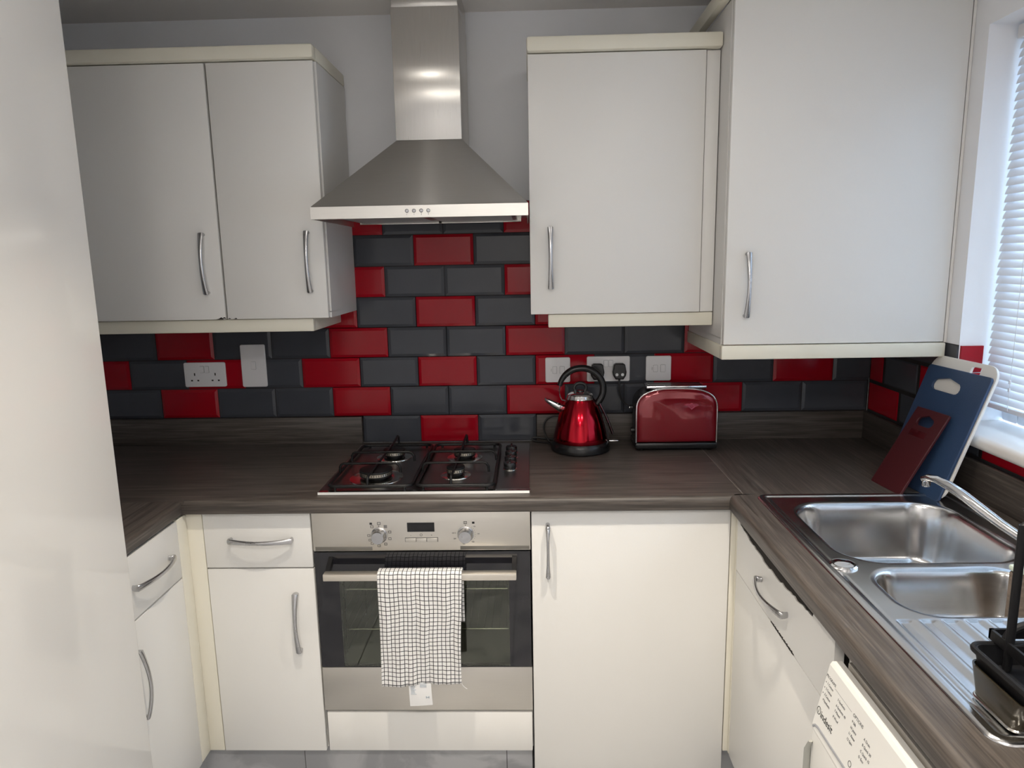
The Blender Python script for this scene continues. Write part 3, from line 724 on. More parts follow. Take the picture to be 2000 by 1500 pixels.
def sq(cx, cy, s=0.0036, fill=False, hh=None):
    hh = hh or s*0.85; o = [(cx-s, cy-hh), (cx+s, cy-hh), (cx+s, cy+hh), (cx-s, cy+hh)]
    loops = [o] if fill else [o, [(cx-s*0.74, cy-hh*0.7), (cx+s*0.74, cy-hh*0.7), (cx+s*0.74, cy+hh*0.7), (cx-s*0.74, cy+hh*0.7)]]
    b.plate(loops, 0.0003, FM)
kx, kz = -0.0295, 0.8035
sq(kx-0.0215, kz+0.0330, 0.0034, True); sq(kx+0.0005, kz+0.0335, 0.0044)
for a in range(8):
    an = R(128-a*37); rr = 0.0305
    if a == 2:
        for j in range(3): b.plate([[(kx+rr*math.cos(an)-0.0045, kz+rr*math.sin(an)-0.004+j*0.003), (kx+rr*math.cos(an)+0.0045, kz+rr*math.sin(an)-0.004+j*0.003), (kx+rr*math.cos(an)+0.0045, kz+rr*math.sin(an)-0.0025+j*0.003), (kx+rr*math.cos(an)-0.0045, kz+rr*math.sin(an)-0.0025+j*0.003)]], 0.0003, FM)
    elif a != 1: sq(kx+rr*math.cos(an), kz+rr*math.sin(an), 0.0040)
sq(kx, kz+0.0255, 0.0007, True, 0.0020); sq(kx-0.0285, kz-0.001, 0.0038); sq(kx-0.026, kz-0.014, 0.0036)
obj('printed_symbols', b, INKK, pn, smooth=False, fixn=False); b = MB()
kx, kz = 0.2055, 0.8045
sq(kx+0.0215, kz+0.0325, 0.0034, True); sq(kx, kz+0.0330, 0.0044); b.text('S', 0.006, FM @ Matrix.Translation((kx-0.002, kz+0.0308, 0.0003))); sq(kx, kz+0.0250, 0.0007, True, 0.0020)
for tx, dx, dz in (('100', 0.0205, 0.0205), ('150', 0.0310, -0.0005), ('200', 0.0165, -0.0235), ('230', -0.0085, -0.0290), ('250', -0.0330, -0.0140), ('250 C', -0.0370, 0.0020)):
    b.text(tx, 0.0045, FM @ Matrix.Translation((kx+dx, kz+dz, 0.0002)))
for a in range(9):
    an = R(50-a*13); b.plate([[(kx+0.0265*math.cos(an)+dx, kz+0.0265*math.sin(an)+dz) for dx, dz in ((-.0005, -.0005), (.0005, -.0005), (.0005, .0005), (-.0005, .0005))]], 0.0003, FM)
obj('printed_symbols', b, INKK, pn, smooth=False, fixn=False); b = MB()
b.text('-', 0.008, FM @ Matrix.Translation((0.0555, 0.8000, 0.0002))); b.text('+', 0.007, FM @ Matrix.Translation((0.1110, 0.8000, 0.0002)))
b.plate([[(x+0.0845, z+0.8035) for x, z in p] for p in (lambda q: q)(ring(0, 0, 0.0036, 0.0028, 16))], 0.0003, FM)
obj('printed_symbols', b, INKK, pn, smooth=False, fixn=False)
# door: glass with clear window, steel foot, handle
b = MB(); wx0, wx1, wz0, wz1 = -0.148, 0.3195, 0.412, 0.700
b.plate([[(OX0+0.0015, 0.411), (OX1-0.0015, 0.411), (OX1-0.0015, 0.7540), (OX0+0.0015, 0.7540)], [(wx0, wz0+0.001), (wx1, wz0+0.001), (wx1, wz1), (wx0, wz1)]], 0.016, front(-0.5635))
dr = obj('door', b, OGLASS, ov, smooth=False)
b = MB(); b.box(wx0+0.0003, wx1-0.0003, -0.5795, -0.5755, wz0+0.0015, wz1-0.0003); obj('window_pane', b, OWIN, dr, smooth=False)
b = MB(); b.box(OX0, OX1, -0.5800, -0.5630, 0.2765, 0.4100, 0.001); obj('steel_foot', b, OVENST, dr)
b = MB(); b.box(-0.1720, 0.3420, -0.6440, -0.6200, 0.7000, 0.7190, 0.002); hd = obj('door_handle', b, mat('handle_satin', (0.80, 0.75, 0.67), 0.42, 1.0), dr)
for x in (-0.166, 0.336):
    b = MB(); b.prism([(x-0.006, -0.5796, 0.722), (x-0.006, -0.5796, 0.742), (x-0.006, -0.6210, 0.7185), (x-0.006, -0.6210, 0.7005)], (0.012, 0, 0))
    obj('handle_bracket', b, BLKPL, dr, smooth=False)
# inside the oven: side runners and wire shelves
for x in (-0.150, 0.318):
    b = MB()
    for z in (0.44, 0.48, 0.52, 0.56, 0.60, 0.64, 0.675): b.sweep([(x, -0.54, z), (x, -0.10, z)], 0.0016, n=6)
    for y in (-0.53, -0.30, -0.12): b.sweep([(x, y, 0.42), (x, y, 0.69)], 0.0018, n=6)
    obj('shelf_runner', b, CHROMEW, ov)
for z in (0.500, 0.622):
    b = MB()
    for k in range(22):
        x = -0.142+k*0.0215; b.sweep([(x, -0.53, z), (x, -0.11, z)], 0.0011, n=6)
    b.sweep([(-0.146, -0.532, z), (0.314, -0.532, z)], 0.0024, n=8); b.sweep([(-0.146, -0.105, z), (0.314, -0.105, z)], 0.002, n=8)
    obj('wire_shelf', b, CHROMEW, ov)

# ------------------------------------------------------------------ checked towel
path = [(-0.604, 0.560)]
for k in range(12): path.append((-0.604-0.002*math.sin(k*0.6), 0.560+0.0125*(k+1)))
path += [(-0.6150, 0.7215), (-0.6200, 0.7245), (-0.6320, 0.7255), (-0.6440, 0.7245), (-0.6490, 0.7205), (-0.6505, 0.712)]
nf = 40
for k in range(1, nf+1): path.append((-0.6515, 0.712-0.3050*k/nf))
cum = [0]
for a, c in zip(path, path[1:]): cum.append(cum[-1]+math.hypot(a[0]-c[0], a[1]-c[1]))
NX = 60; b = MB(); uvl = b.bm.loops.layers.uv.new('UVMap'); grid = []
for j, (y, z) in enumerate(path):
    row = []; fz = max(0.0, min(1.0, (0.712-z)/0.305)) if j > 18 else 0.0
    for i in range(NX+1):
        u = i/NX
        x = -0.0250+0.2235*u*(1-0.045*fz)+0.0022*math.sin(fz*5+u*2)*fz
        wave = (0.0035*math.sin(u*13+fz*2.2)+0.002*math.sin(u*29-fz*3))*min(1, fz*3)
        wz = 0.0022*math.sin(u*11+1.2*fz+j*0.11)*min(1, fz*4)
        dz = (-0.008+0.012*u-0.0025*math.sin(u*9))*fz
        row.append((b.bm.verts.new((x, y-abs(wave) if j > 18 else y, z+dz+wz*(1-0.6*(fz > 0.97)))), (u*19.2+0.42+0.05*math.sin(j*0.35), cum[j]/0.01185+0.06*math.sin(i*0.5))))
    grid.append(row)
for j in range(len(path)-1):
    for i in range(NX):
        q = [grid[j][i], grid[j][i+1], grid[j+1][i+1], grid[j+1][i]]
        f = b.bm.faces.new([v for v, _ in q])
        for l, (_, uv) in zip(f.loops, q): l[uvl].uv = uv
tw = obj('tea_towel', b, CHECK, None, ang=180); recentre(tw, (0.085, -0.632, 0.7255))
sm = tw.modifiers.new('cloth_thickness', 'SOLIDIFY'); sm.thickness = 0.0016; sm.offset = 1.0
tag(tw, 'black and white checked tea towel hanging over the oven door handle', 'towel')
b = MB(); vs = []
for j in range(9):
    t = j/8; z = 0.4135-0.0735*t; y = -0.6525-0.002*math.sin(t*3)
    vs.append([b.bm.verts.new((0.0455+0.0015*t+0.0605*i/6+0.0012*t*i/6, y-0.0012*math.sin(i/6*math.pi), z+0.004*i/6*t)) for i in range(7)])
for j in range(8):
    for i in range(6): b.bm.faces.new((vs[j][i], vs[j][i+1], vs[j+1][i+1], vs[j+1][i]))
cl = obj('care_label', b, TAGW, tw, ang=180)
b = MB()
for k in range(8): b.box(0.051, 0.051+random.uniform(0.008, 0.018), -0.6560, -0.6550, 0.4075-k*0.0043, 0.4085-k*0.0043)
for k in range(3): b.box(0.076, 0.094, -0.6560, -0.6550, 0.4075-k*0.0043, 0.4085-k*0.0043)
obj('printed_text', b, INKL, cl, smooth=False)
b = MB(); b.box(0.0915, 0.0935, -0.6560, -0.6550, 0.3655, 0.3715); b.box(0.0985, 0.1005, -0.6560, -0.6550, 0.3655, 0.3715); b.box(0.0925, 0.0995, -0.6560, -0.6550, 0.368, 0.3695)
obj('printed_mark', b, INKL, cl, smooth=False)
b = MB(); b.sweep([(0.1885, -0.654, 0.4250), (0.1895, -0.655, 0.4120), (0.1915, -0.655, 0.4050), (0.197, -0.655, 0.3980), (0.204, -0.655, 0.3930)], 0.0007, n=6); obj('loose_thread', b, TAGW, tw)

# ------------------------------------------------------------------ cooker hood
hood = thing('cooker_hood', 'stainless steel chimney cooker hood above the gas hob', 'cooker hood', (0.09, -0.22, 1.648))
b = MB(); hx0, hx1, hy = -0.1985, 0.3865, -0.4515
def frus(bm_, x0, x1, y0, y1, z0, X0, X1, Y0, Y1, z1):
    a = [bm_.bm.verts.new(p) for p in ((x0, y0, z0), (x1, y0, z0), (x1, y1, z0), (x0, y1, z0))]
    c = [bm_.bm.verts.new(p) for p in ((X0, Y0, z1), (X1, Y0, z1), (X1, Y1, z1), (X0, Y1, z1))]
    for k in range(4): bm_.bm.faces.new((a[k], a[(k+1) % 4], c[(k+1) % 4], c[k]))
    bm_.bm.faces.new(c); bm_.bm.faces.new(a[::-1])
frus(b, hx0, hx1, hy, 0.0, 1.6815, 0.0075, 0.1972, -0.262, 0.0, 1.8780)
bmesh.ops.bevel(b.bm, geom=list(b.bm.edges), offset=0.0012, segments=2, affect='EDGES')
obj('canopy', b, STEELH, hood)
b = MB(); b.box(hx0, hx0+0.004, hy, 0.0, 1.649, 1.6812); b.box(hx1-0.004, hx1, hy, 0.0, 1.649, 1.6812); b.box(hx0+0.004, hx1-0.004, hy, hy+0.004, 1.649, 1.6812); b.box(hx0+0.004, hx1-0.004, -0.004, 0, 1.668, 1.6812)
rim = obj('canopy_rim', b, STEELLIP, hood, smooth=False)
for i, x in enumerate((0.0620, 0.0810, 0.1005, 0.1195)):
    b = MB(); b.lathe([(0, 0), (0.0042, 0), (0.0042, 0.0012), (0.0034, 0.002), (0, 0.0021)], (0, 0, 0), 20, M=front(hy) @ Matrix.Translation((x, 1.6665, 0))); obj('push_button', b, NICKEL, rim)
HM = front(hy-0.0001)
for x, t in zip((0.0620, 0.0810, 0.1005, 0.1195), 'i123'):
    b = MB(); b.plate(ring(x, 1.6665, 0.0052, 0.0044, 20), 0.0002, HM); b.text(t, 0.0060, HM @ Matrix.Translation((x-0.0015, 1.6555, 0.0001)))
    obj('button_symbol', b, INK, rim, smooth=False, fixn=False)
b = MB(); b.box(hx0+0.004, hx1-0.004, hy+0.004, -0.004, 1.668, 1.672); ud = obj('underside_panel', b, STEELH, hood, smooth=False)
for x0, x1 in ((-0.160, 0.0925), (0.0965, 0.349)):
    b = MB(); b.box(x0, x1, -0.36, -0.07, 1.658, 1.6675, 0.002)
    for k in range(18): b.box(x0+0.012, x1-0.012, -0.350+k*0.0155, -0.344+k*0.0155, 1.6572, 1.6582)
    fl = obj('grease_filter', b, HOBST, hood)
    b = MB(); b.box(x0, x1+0.014, -0.060, -0.050, 1.6530, 1.6560, 0.0008); b.box(x0, x1+0.014, -0.057, -0.053, 1.6560, 1.6680); obj('bright_edge', b, POLISH, fl)
b = MB(); b.box(0.0072, 0.1975, -0.2620, -0.0005, 1.8782, 2.236, 0.0008); obj('chimney', b, STEELV, hood)
b = MB(); b.box(0.0092, 0.1955, -0.2600, -0.0005, 2.2362, 2.304, 0.0008); obj('upper_chimney', b, STEELV, hood)

# ------------------------------------------------------------------ hob
hob = thing('gas_hob', 'stainless steel four-burner gas hob set in the worktop above the oven', 'hob', (0.091, -0.31, WT))
b = MB(); L = rrect(-0.198, 0.3795, -0.5560, -0.0590, 0.004, 3)
b.plate([L], 0.0070, Matrix.Translation((0, 0, WT+0.0004)), 0.0012)
pl_ = obj('steel_top', b, HOBST, hob, ang=30)
b = MB(); b.prism([(-0.198, -0.5575, WT+0.0006), (-0.198, -0.5560, WT+0.0075), (-0.192, -0.5425, WT+0.0084), (-0.192, -0.5425, WT+0.006)], (0.5775, 0, 0)); obj('front_edge', b, POLISH, hob, smooth=False)
HZ = WT+0.0074
def burner(x, y, r):
    b = MB(); b.lathe([(r*1.62, 0.0), (r*1.60, 0.0016), (r*1.15, 0.0035), (r*0.9, 0.0030), (r*0.9, 0.0005)], (x, y, HZ), 40, cap=False); bs = obj('burner_dish', b, POLISH, hob)
    b = MB(); b.lathe([(r*0.72, 0.0005), (r*0.74, 0.008), (r*0.98, 0.0095), (r*0.98, 0.0125), (r*0.92, 0.013)], (x, y, HZ), 40, mi=1)
    b.lathe([(r*0.93, 0.0125), (r*0.97, 0.0135), (r*0.97, 0.0215), (r*0.90, 0.0225)], (x, y, HZ), 40)
    nt_ = int(r*900)
    for k in range(nt_):
        a = 2*math.pi*k/nt_; c, s_ = math.cos(a), math.sin(a)
        M = Matrix.Translation((x+c*r*0.972, y+s_*r*0.972, HZ+0.0175)) @ Matrix.Rotation(a, 4, 'Z')
        t = bmesh.new(); bmesh.ops.create_cube(t, size=1.0); bmesh.ops.scale(t, vec=(0.0015, 0.0016, 0.0055), verts=t.verts)
        for f in t.faces: f.material_index = 1
        b._merge(t, M)
    obj('burner_ring', b, [BURNAL, BLKEN], hob)
    b = MB(); b.lathe([(0, 0.0225), (r*0.96, 0.0225), (r*1.0, 0.0240), (r*0.98, 0.0275), (r*0.88, 0.0292), (0, 0.0298)], (x, y, HZ), 40); obj('burner_cap', b, BLKEN, hob)
for x, y, r in ((-0.0640, -0.4300, 0.0475), (-0.0520, -0.2180, 0.0345), (0.1745, -0.2280, 0.0345), (0.1655, -0.4140, 0.0270)): burner(x, y, r)
def grate(x0, x1, xs, bars):
    b = MB(); z = 0.9275; y0, y1 = -0.5360, -0.1050; r = 0.0050; c = 0.02
    P = [(p[0], p[1], z) for p in rrect(x0, x1, y0, y1, c, 5)]
    b.sweep(P, r, closed=True, n=8)
    for (bx0, bx1, y) in bars:
        zt = 0.956
        b.sweep([(bx0, y, z), (bx0+0.001, y, zt-0.010), (bx0+0.005, y, zt-0.003), (bx0+0.012, y, zt), (bx1-0.014, y, zt), (bx1-0.006, y, zt-0.004), (bx1-0.001, y, zt-0.012), (bx1, y, z)], 0.0038, n=8)
    b.sweep([(xs-0.003, y0, z), (xs-0.003, y0+0.001, 0.948), (xs-0.002, y0+0.006, 0.953), (xs, -0.34, 0.9535), (xs, -0.15, 0.9535), (xs+0.002, y1-0.006, 0.960), (xs+0.003, y1, 0.958), (xs+0.004, y1+0.001, z)], 0.0038, n=8)
    for fx in (x0+0.02, x1-0.02):
        for fy in (y0, y1): b.lathe([(0.004, HZ+0.0005), (0.004, z)], (fx, fy, 0), 10)
    g = obj('pan_support', b, BLKEN, hob, ang=60)
grate(-0.1760, 0.0560, -0.0620, [(-0.1740, 0.0040, -0.4130), (-0.1690, 0.0250, -0.2930)])
grate(0.0680, 0.2830, 0.1680, [(0.0690, 0.2620, -0.4130), (0.0690, 0.2780, -0.2930)])
for k, y in enumerate((-0.155, -0.215, -0.275, -0.335)):
    b = MB(); b.lathe([(0.0, 0.0), (0.021, 0.0), (0.021, 0.0015), (0.0185, 0.0025)], (0.3215, y-0.02, HZ), 32, mi=1)
    b.lathe([(0.0185, 0.002), (0.0180, 0.018), (0.0165, 0.0215), (0.0, 0.0220)], (0.3215, y-0.02, HZ), 32)
    b.box(0.3185, 0.3245, y-0.037, y-0.003, HZ+0.020, HZ+0.0265, 0.0015)
    obj('control_knob', b, [BLKPL, POLISH], hob)
# ------------------------------------------------------------------ sink
sk = thing('kitchen_sink', 'stainless steel one and a half bowl sink with ribbed drainer under the window', 'sink', (1.222, -1.07, WT))
def rsdf(x, y, x0, x1, y0, y1, r):
    cx, cy = (x0+x1)/2, (y0+y1)/2; qx = abs(x-cx)-(x1-x0)/2+r; qy = abs(y-cy)-(y1-y0)/2+r
    return math.hypot(max(qx, 0), max(qy, 0))+min(max(qx, qy), 0)-r
def sst(a, b_, t):
    t = max(0.0, min(1.0, (t-a)/(b_-a))); return t*t*(3-2*t)
BIG = (1.034, 1.408, -1.003, -0.658, 0.085); SML = (1.048, 1.345, -1.221, -1.042, 0.062)
def sink_z(x, y):
    e = -rsdf(x, y, SX0, SX1, SY1, SY0, 0.028)      # distance inside the outer edge
    z = 0.0005+0.0042*sst(0.0, 0.005, e)            # rolled rim
    z -= 0.0034*sst(0.016, 0.022, e)
    d = -rsdf(x, y, *BIG); 
    if d > -0.012:
        z -= 0.0015*sst(-0.012, -0.004, d)
        if d > -0.004: z -= 0.012*sst(-0.004, 0.006, d)*1.0+0.128*sst(0.0, 0.030, d)+0.006*sst(0.028, 0.16, d)
    d = -rsdf(x, y, *SML)
    if d > -0.012:
        z -= 0.0015*sst(-0.012, -0.004, d)
        if d > -0.004: z -= 0.010*sst(-0.004, 0.006, d)+0.080*sst(0.0, 0.028, d)+0.004*sst(0.026, 0.08, d)
    # drainer channels
    if y < -1.228:
        ed = -rsdf(x, y, 1.004, 1.452, -1.525, -1.234, 0.012)
        if ed > 0:
            ph = ((x-1.0070)/0.0388) % 1.0
            prof_ = sst(0.02, 0.16, ph)-sst(0.52, 0.90, ph)
            z -= 0.0030*prof_*sst(0.0, 0.008, ed)
    # pressed line near the front
    d = abs((x-0.9985)); 
    if -1.50 < y < -0.62: z -= 0.0010*math.exp(-(d/0.0018)**2)
    return z
b = MB()
def axis(a0, a1, step): 
    n = int(round(abs(a1-a0)/step)); return [a0+(a1-a0)*k/n for k in range(n+1)]
XS = axis(SX0, SX1, 0.0026); YS = axis(SY0, SY1, 0.0030)
rows = []
rc = 0.028
for y in YS:
    row = []
    for x in XS:
        px, py = x, y
        cx = min(max(x, SX0+rc), SX1-rc); cy = min(max(y, SY1+rc), SY0-rc)
        if cx != x and cy != y:
            # squeeze the square corner onto the round one
            dx, dy = x-cx, y-cy; m_ = max(abs(dx), abs(dy)); l = math.hypot(dx, dy)
            px, py = cx+dx*m_/l, cy+dy*m_/l
        row.append(b.bm.verts.new((px, py, WT+sink_z(px, py))))
    rows.append(row)
for j in range(len(YS)-1):
    for i in range(len(XS)-1): b.bm.faces.new((rows[j][i], rows[j+1][i], rows[j+1][i+1], rows[j][i+1]))
# folded-down edge
ringv = [rows[0][i] for i in range(len(XS))]+[rows[j][-1] for j in range(1, len(YS))]+[rows[-1][i] for i in range(len(XS)-2, -1, -1)]+[rows[j][0] for j in range(len(YS)-2, 0, -1)]
low = [b.bm.verts.new((v.co.x, v.co.y, WT+0.0002)) for v in ringv]
for k in range(len(ringv)):
    q = (k+1) % len(ringv); b.bm.faces.new((ringv[k], ringv[q], low[q], low[k]))
so = obj('bowls_and_drainer', b, SINKST, sk, ang=180, fixn=False)
for (x, y, z) in ((1.235, -0.845, WT-0.1445), (1.20, -1.13, WT-0.0935)):
    b = MB(); b.lathe([(0.040, 0.0), (0.040, 0.003), (0.034, 0.0035), (0.026, 0.001), (0.0, 0.0008)], (x, y, z), 36); obj('waste_outlet', b, POLISH, sk)
b = MB(); b.lathe([(0.0, 0.0), (0.0265, 0.0), (0.0265, 0.003), (0.023, 0.0055), (0.019, 0.005), (0.012, 0.0085), (0, 0.0092)], (1.0145, -1.0215, WT+0.0012), 36); obj('plug_control', b, CHROME, sk)

# mixer tap
tp = thing('mixer_tap', 'chrome swan spout mixer tap reaching over the big sink bowl', 'tap', (1.445, -1.03, WT+0.002))
b = MB(); b.lathe([(0.027, 0.0), (0.027, 0.006), (0.022, 0.010), (0.021, 0.045), (0.024, 0.052), (0.020, 0.062), (0.0, 0.064)], (1.445, -1.03, WT+0.0018), 32); bd = obj('tap_body', b, CHROME, tp)
b = MB()
sp = [(1.445, -1.03, 0.945), (1.432, -1.005, 0.935), (1.412, -0.970, 0.938), (1.388, -0.925, 0.957), (1.368, -0.885, 0.977), (1.350, -0.845, 0.996), (1.336, -0.812, 1.008), (1.325, -0.787, 1.0135), (1.316, -0.768, 1.0120), (1.311, -0.757, 1.004)]
b.sweep(sp, [0.0125, 0.0115, 0.0110, 0.0115, 0.0122, 0.0125, 0.0120, 0.0112, 0.0105, 0.0100], [0.009, 0.0095, 0.010, 0.010, 0.010, 0.0100, 0.0095, 0.009, 0.0085, 0.008], side=(0.55, -0.3, 0), n=18)
b.lathe([(0.0, 0.0), (0.0085, 0.0), (0.0095, 0.003), (0.0095, 0.016), (0, 0.016)], (1.314, -0.763, 0.9900), 20)
obj('spout', b, CHROME, bd, ang=60)
b = MB(); b.sweep([(1.445, -1.03, 0.975), (1.452, -1.012, 0.992), (1.455, -0.985, 0.992), (1.452, -0.950, 0.988), (1.447, -0.915, 0.984), (1.4455, -0.900, 0.983)], [0.009, 0.0075, 0.007, 0.0075, 0.0078, 0.003], [0.008, 0.006, 0.0055, 0.0055, 0.0055, 0.002], side=(1, 0, 0), n=14); obj('lever', b, CHROME, bd, ang=60)

# scourer in the small bowl
b = MB(); b.box(1.292, 1.375, -1.118, -1.092, WT-0.077, WT+0.024, 0.005)
sg = recentre(obj('washing_up_scourer', b, SPONGE), (1.334, -1.105, WT-0.077)); tag(sg, 'brown textured scourer with pale green top standing in the small sink bowl', 'scourer')
b = MB(); b.box(1.291, 1.376, -1.119, -1.091, WT+0.0245, WT+0.036, 0.004); obj('pale_top', b, SPONGT, sg)

# dish rack
rk = thing('dish_rack', 'black draining rack with utensil tub on the near end of the drainer', 'dish rack', (1.16, -1.49, WT+0.004))
def tub(bm_, bx0, bx1, by0, by1, z0, tx0, tx1, ty0, ty1, z1, t=0.003, r=0.012, mi=0, bottom=True):
    A = rrect(bx0, bx1, by0, by1, r, 4); B = rrect(tx0, tx1, ty0, ty1, r*1.3, 4); n = len(A)
    Ai = rrect(bx0+t, bx1-t, by0+t, by1-t, r*0.8, 4); Bi = rrect(tx0+t, tx1-t, ty0+t, ty1-t, r, 4)
    V = lambda L, z: [bm_.bm.verts.new((p[0], p[1], z)) for p in L]
    a, c, ci, ai = V(A, z0), V(B, z1), V(Bi, z1), V(Ai, z0+t)
    for P, Q in ((a, c), (c, ci), (ci, ai)):
        for k in range(n):
            f = bm_.bm.faces.new((P[k], P[(k+1) % n], Q[(k+1) % n], Q[k])); f.material_index = mi
    f = bm_.bm.faces.new(a[::-1]); f.material_index = mi
    f = bm_.bm.faces.new(ai); f.material_index = mi
z0 = WT+0.0042
b = MB(); tub(b, 1.008, 1.330, -1.532, -1.446, z0+0.0015, 1.000, 1.338, -1.556, -1.440, z0+0.050, mi=0); dt = obj('drip_tray', b, BRONZE, rk)
b = MB(); L = [(p[0], p[1], z0+0.0022) for p in rrect(1.0065, 1.3315, -1.5335, -1.4445, 0.013, 5)]; b.sweep(L, 0.0024, closed=True, n=8); obj('tray_edge', b, POLISH, rk)
b = MB(); tub(b, 1.009, 1.334, -1.560, -1.443, z0+0.040, 1.003, 1.345, -1.600, -1.437, z0+0.072, t=0.004)
L = [(p[0], p[1], z0+0.070) for p in rrect(1.002, 1.346, -1.601, -1.436, 0.016, 5)]; b.sweep(L, 0.0042, closed=True, n=8); obj('utensil_tub', b, BLKMT, rk)
for (px, py) in ((1.0410, -1.462), (1.290, -1.462)):
    b = MB(); b.sweep([(px, py, z0+0.046), (px, py, 1.172), ], 0.0062, 0.0045, side=(1, 0, 0), n=10); obj('upright', b, BLKMT, rk)
b = MB(); b.sweep([(1.0410, -1.462, 1.168), (1.0500, -1.462, 1.176), (1.281, -1.462, 1.176), (1.290, -1.462, 1.168)], 0.0055, n=10); obj('top_bar', b, BLKMT, rk)
b = MB()
b.box(1.036, 1.300, -1.4300, -1.4260, 0.988, 1.003); b.box(1.036, 1.040, -1.585, -1.4260, 0.988, 1.003); b.box(1.296, 1.300, -1.585, -1.4260, 0.988, 1.003)
obj('side_rail', b, BLKMT, rk)
b = MB()
pts = [(1.042+0.085*(1-math.cos(t))/2*1.0, -1.452, 0.998+0.026*math.sin(t)) for t in [math.pi*k/16 for k in range(17)]]
b.sweep(pts, 0.0055, n=10)
pts = [(1.150+0.085*(1-math.cos(t))/2, -1.452, 0.998+0.026*math.sin(t)) for t in [math.pi*k/16 for k in range(17)]]
b.sweep(pts, 0.0055, n=10); obj('plate_hoop', b, BLKMT, rk)
b = MB()
for k in range(5):
    yy = -1.46-0.022*k; b.sweep([(1.040, yy, 0.995), (1.296, yy, 0.995)], 0.002, n=8)
obj('grid_wire', b, BLKMT, rk)

# ------------------------------------------------------------------ chopping boards
def board(name, x, y, th, W, H, ph, t, m, label, hole=None, r=0.008, slot=None, emb=None, z0=None):
    z0 = WT+0.0008 if z0 is None else z0
    d = Vector((math.cos(th), math.sin(th), 0)); n = Vector((-d.y, d.x, 0)); up = math.cos(ph)*Z+math.sin(ph)*n
    # outward normal (towards the camera side)
    nn = d.cross(up)
    Mx = Matrix(((d.x, up.x, nn.x, x), (d.y, up.y, nn.y, y), (d.z, up.z, nn.z, z0), (0, 0, 0, 1))) @ Matrix.Translation((0, 0, 0))
    # local z from -t to 0 so the front face lies on the fitted plane; keep bottom edge on the worktop
    lift = t*abs(nn.z)*0 + 0
    b = MB(); loops = [rrect(0, W, 0, H, r, 6)]+(hole or [])
    b.plate(loops, t, Matrix.Translation((0, 0, 0)) @ Matrix.Translation((0, 0, -t)), 0.0012)
    me_o = obj(name, b, m, None, ang=40, fixn=False)
    me_o.matrix_world = Mx
    tag(me_o, label, 'chopping board', 'leaning chopping boards')
    return me_o
def hexhole(cx, cy, w_, h_, flip=1):
    # rounded slot with a peaked upper edge
    r_ = h_*0.42
    P = []
    for k in range(7): a = R(90+180*k/6); P.append((cx-w_/2+r_+r_*math.cos(a), cy+r_*math.sin(a)-h_*0.08))
    for k in range(7): a = R(-90+180*k/6); P.append((cx+w_/2-r_+r_*math.cos(a), cy+r_*math.sin(a)-h_*0.08))
    P.append((cx, cy+h_*0.58)); return P
lean = []
bb = board('chopping_board', 1.3934, -0.4088, -1.5142, 0.2473, 0.3337, 0.3376, 0.007, BLUEB, 'dark blue chopping board leaning between the burgundy one and the white one', [hexhole(0.100, 0.287, 0.112, 0.036)], r=0.010)
wb_ = board('chopping_board', 1.4018, -0.4030, -1.5142, 0.2560, 0.3610, 0.3376, 0.007, WHITEB, 'white chopping board with rounded corners standing behind the blue one', [rrect(0.158, 0.194, 0.327, 0.349, 0.004, 3)], r=0.036)
rb_ = board('chopping_board', 1.3284, -0.4751, -1.4659, 0.127, 0.2387, 0.5221, 0.007, REDB, 'small burgundy chopping board leaning at the front of the stack', [hexhole(0.060, 0.205, 0.062, 0.030)], r=0.004)
b = MB(); b.box(0.028, 0.092, 0.158, 0.176, -0.0002, 0.0006, 0.0002)
eo = obj('embossed_mark', b, mat('burgundy_shiny', (0.06, 0.006, 0.009), 0.25), None); eo.parent = rb_

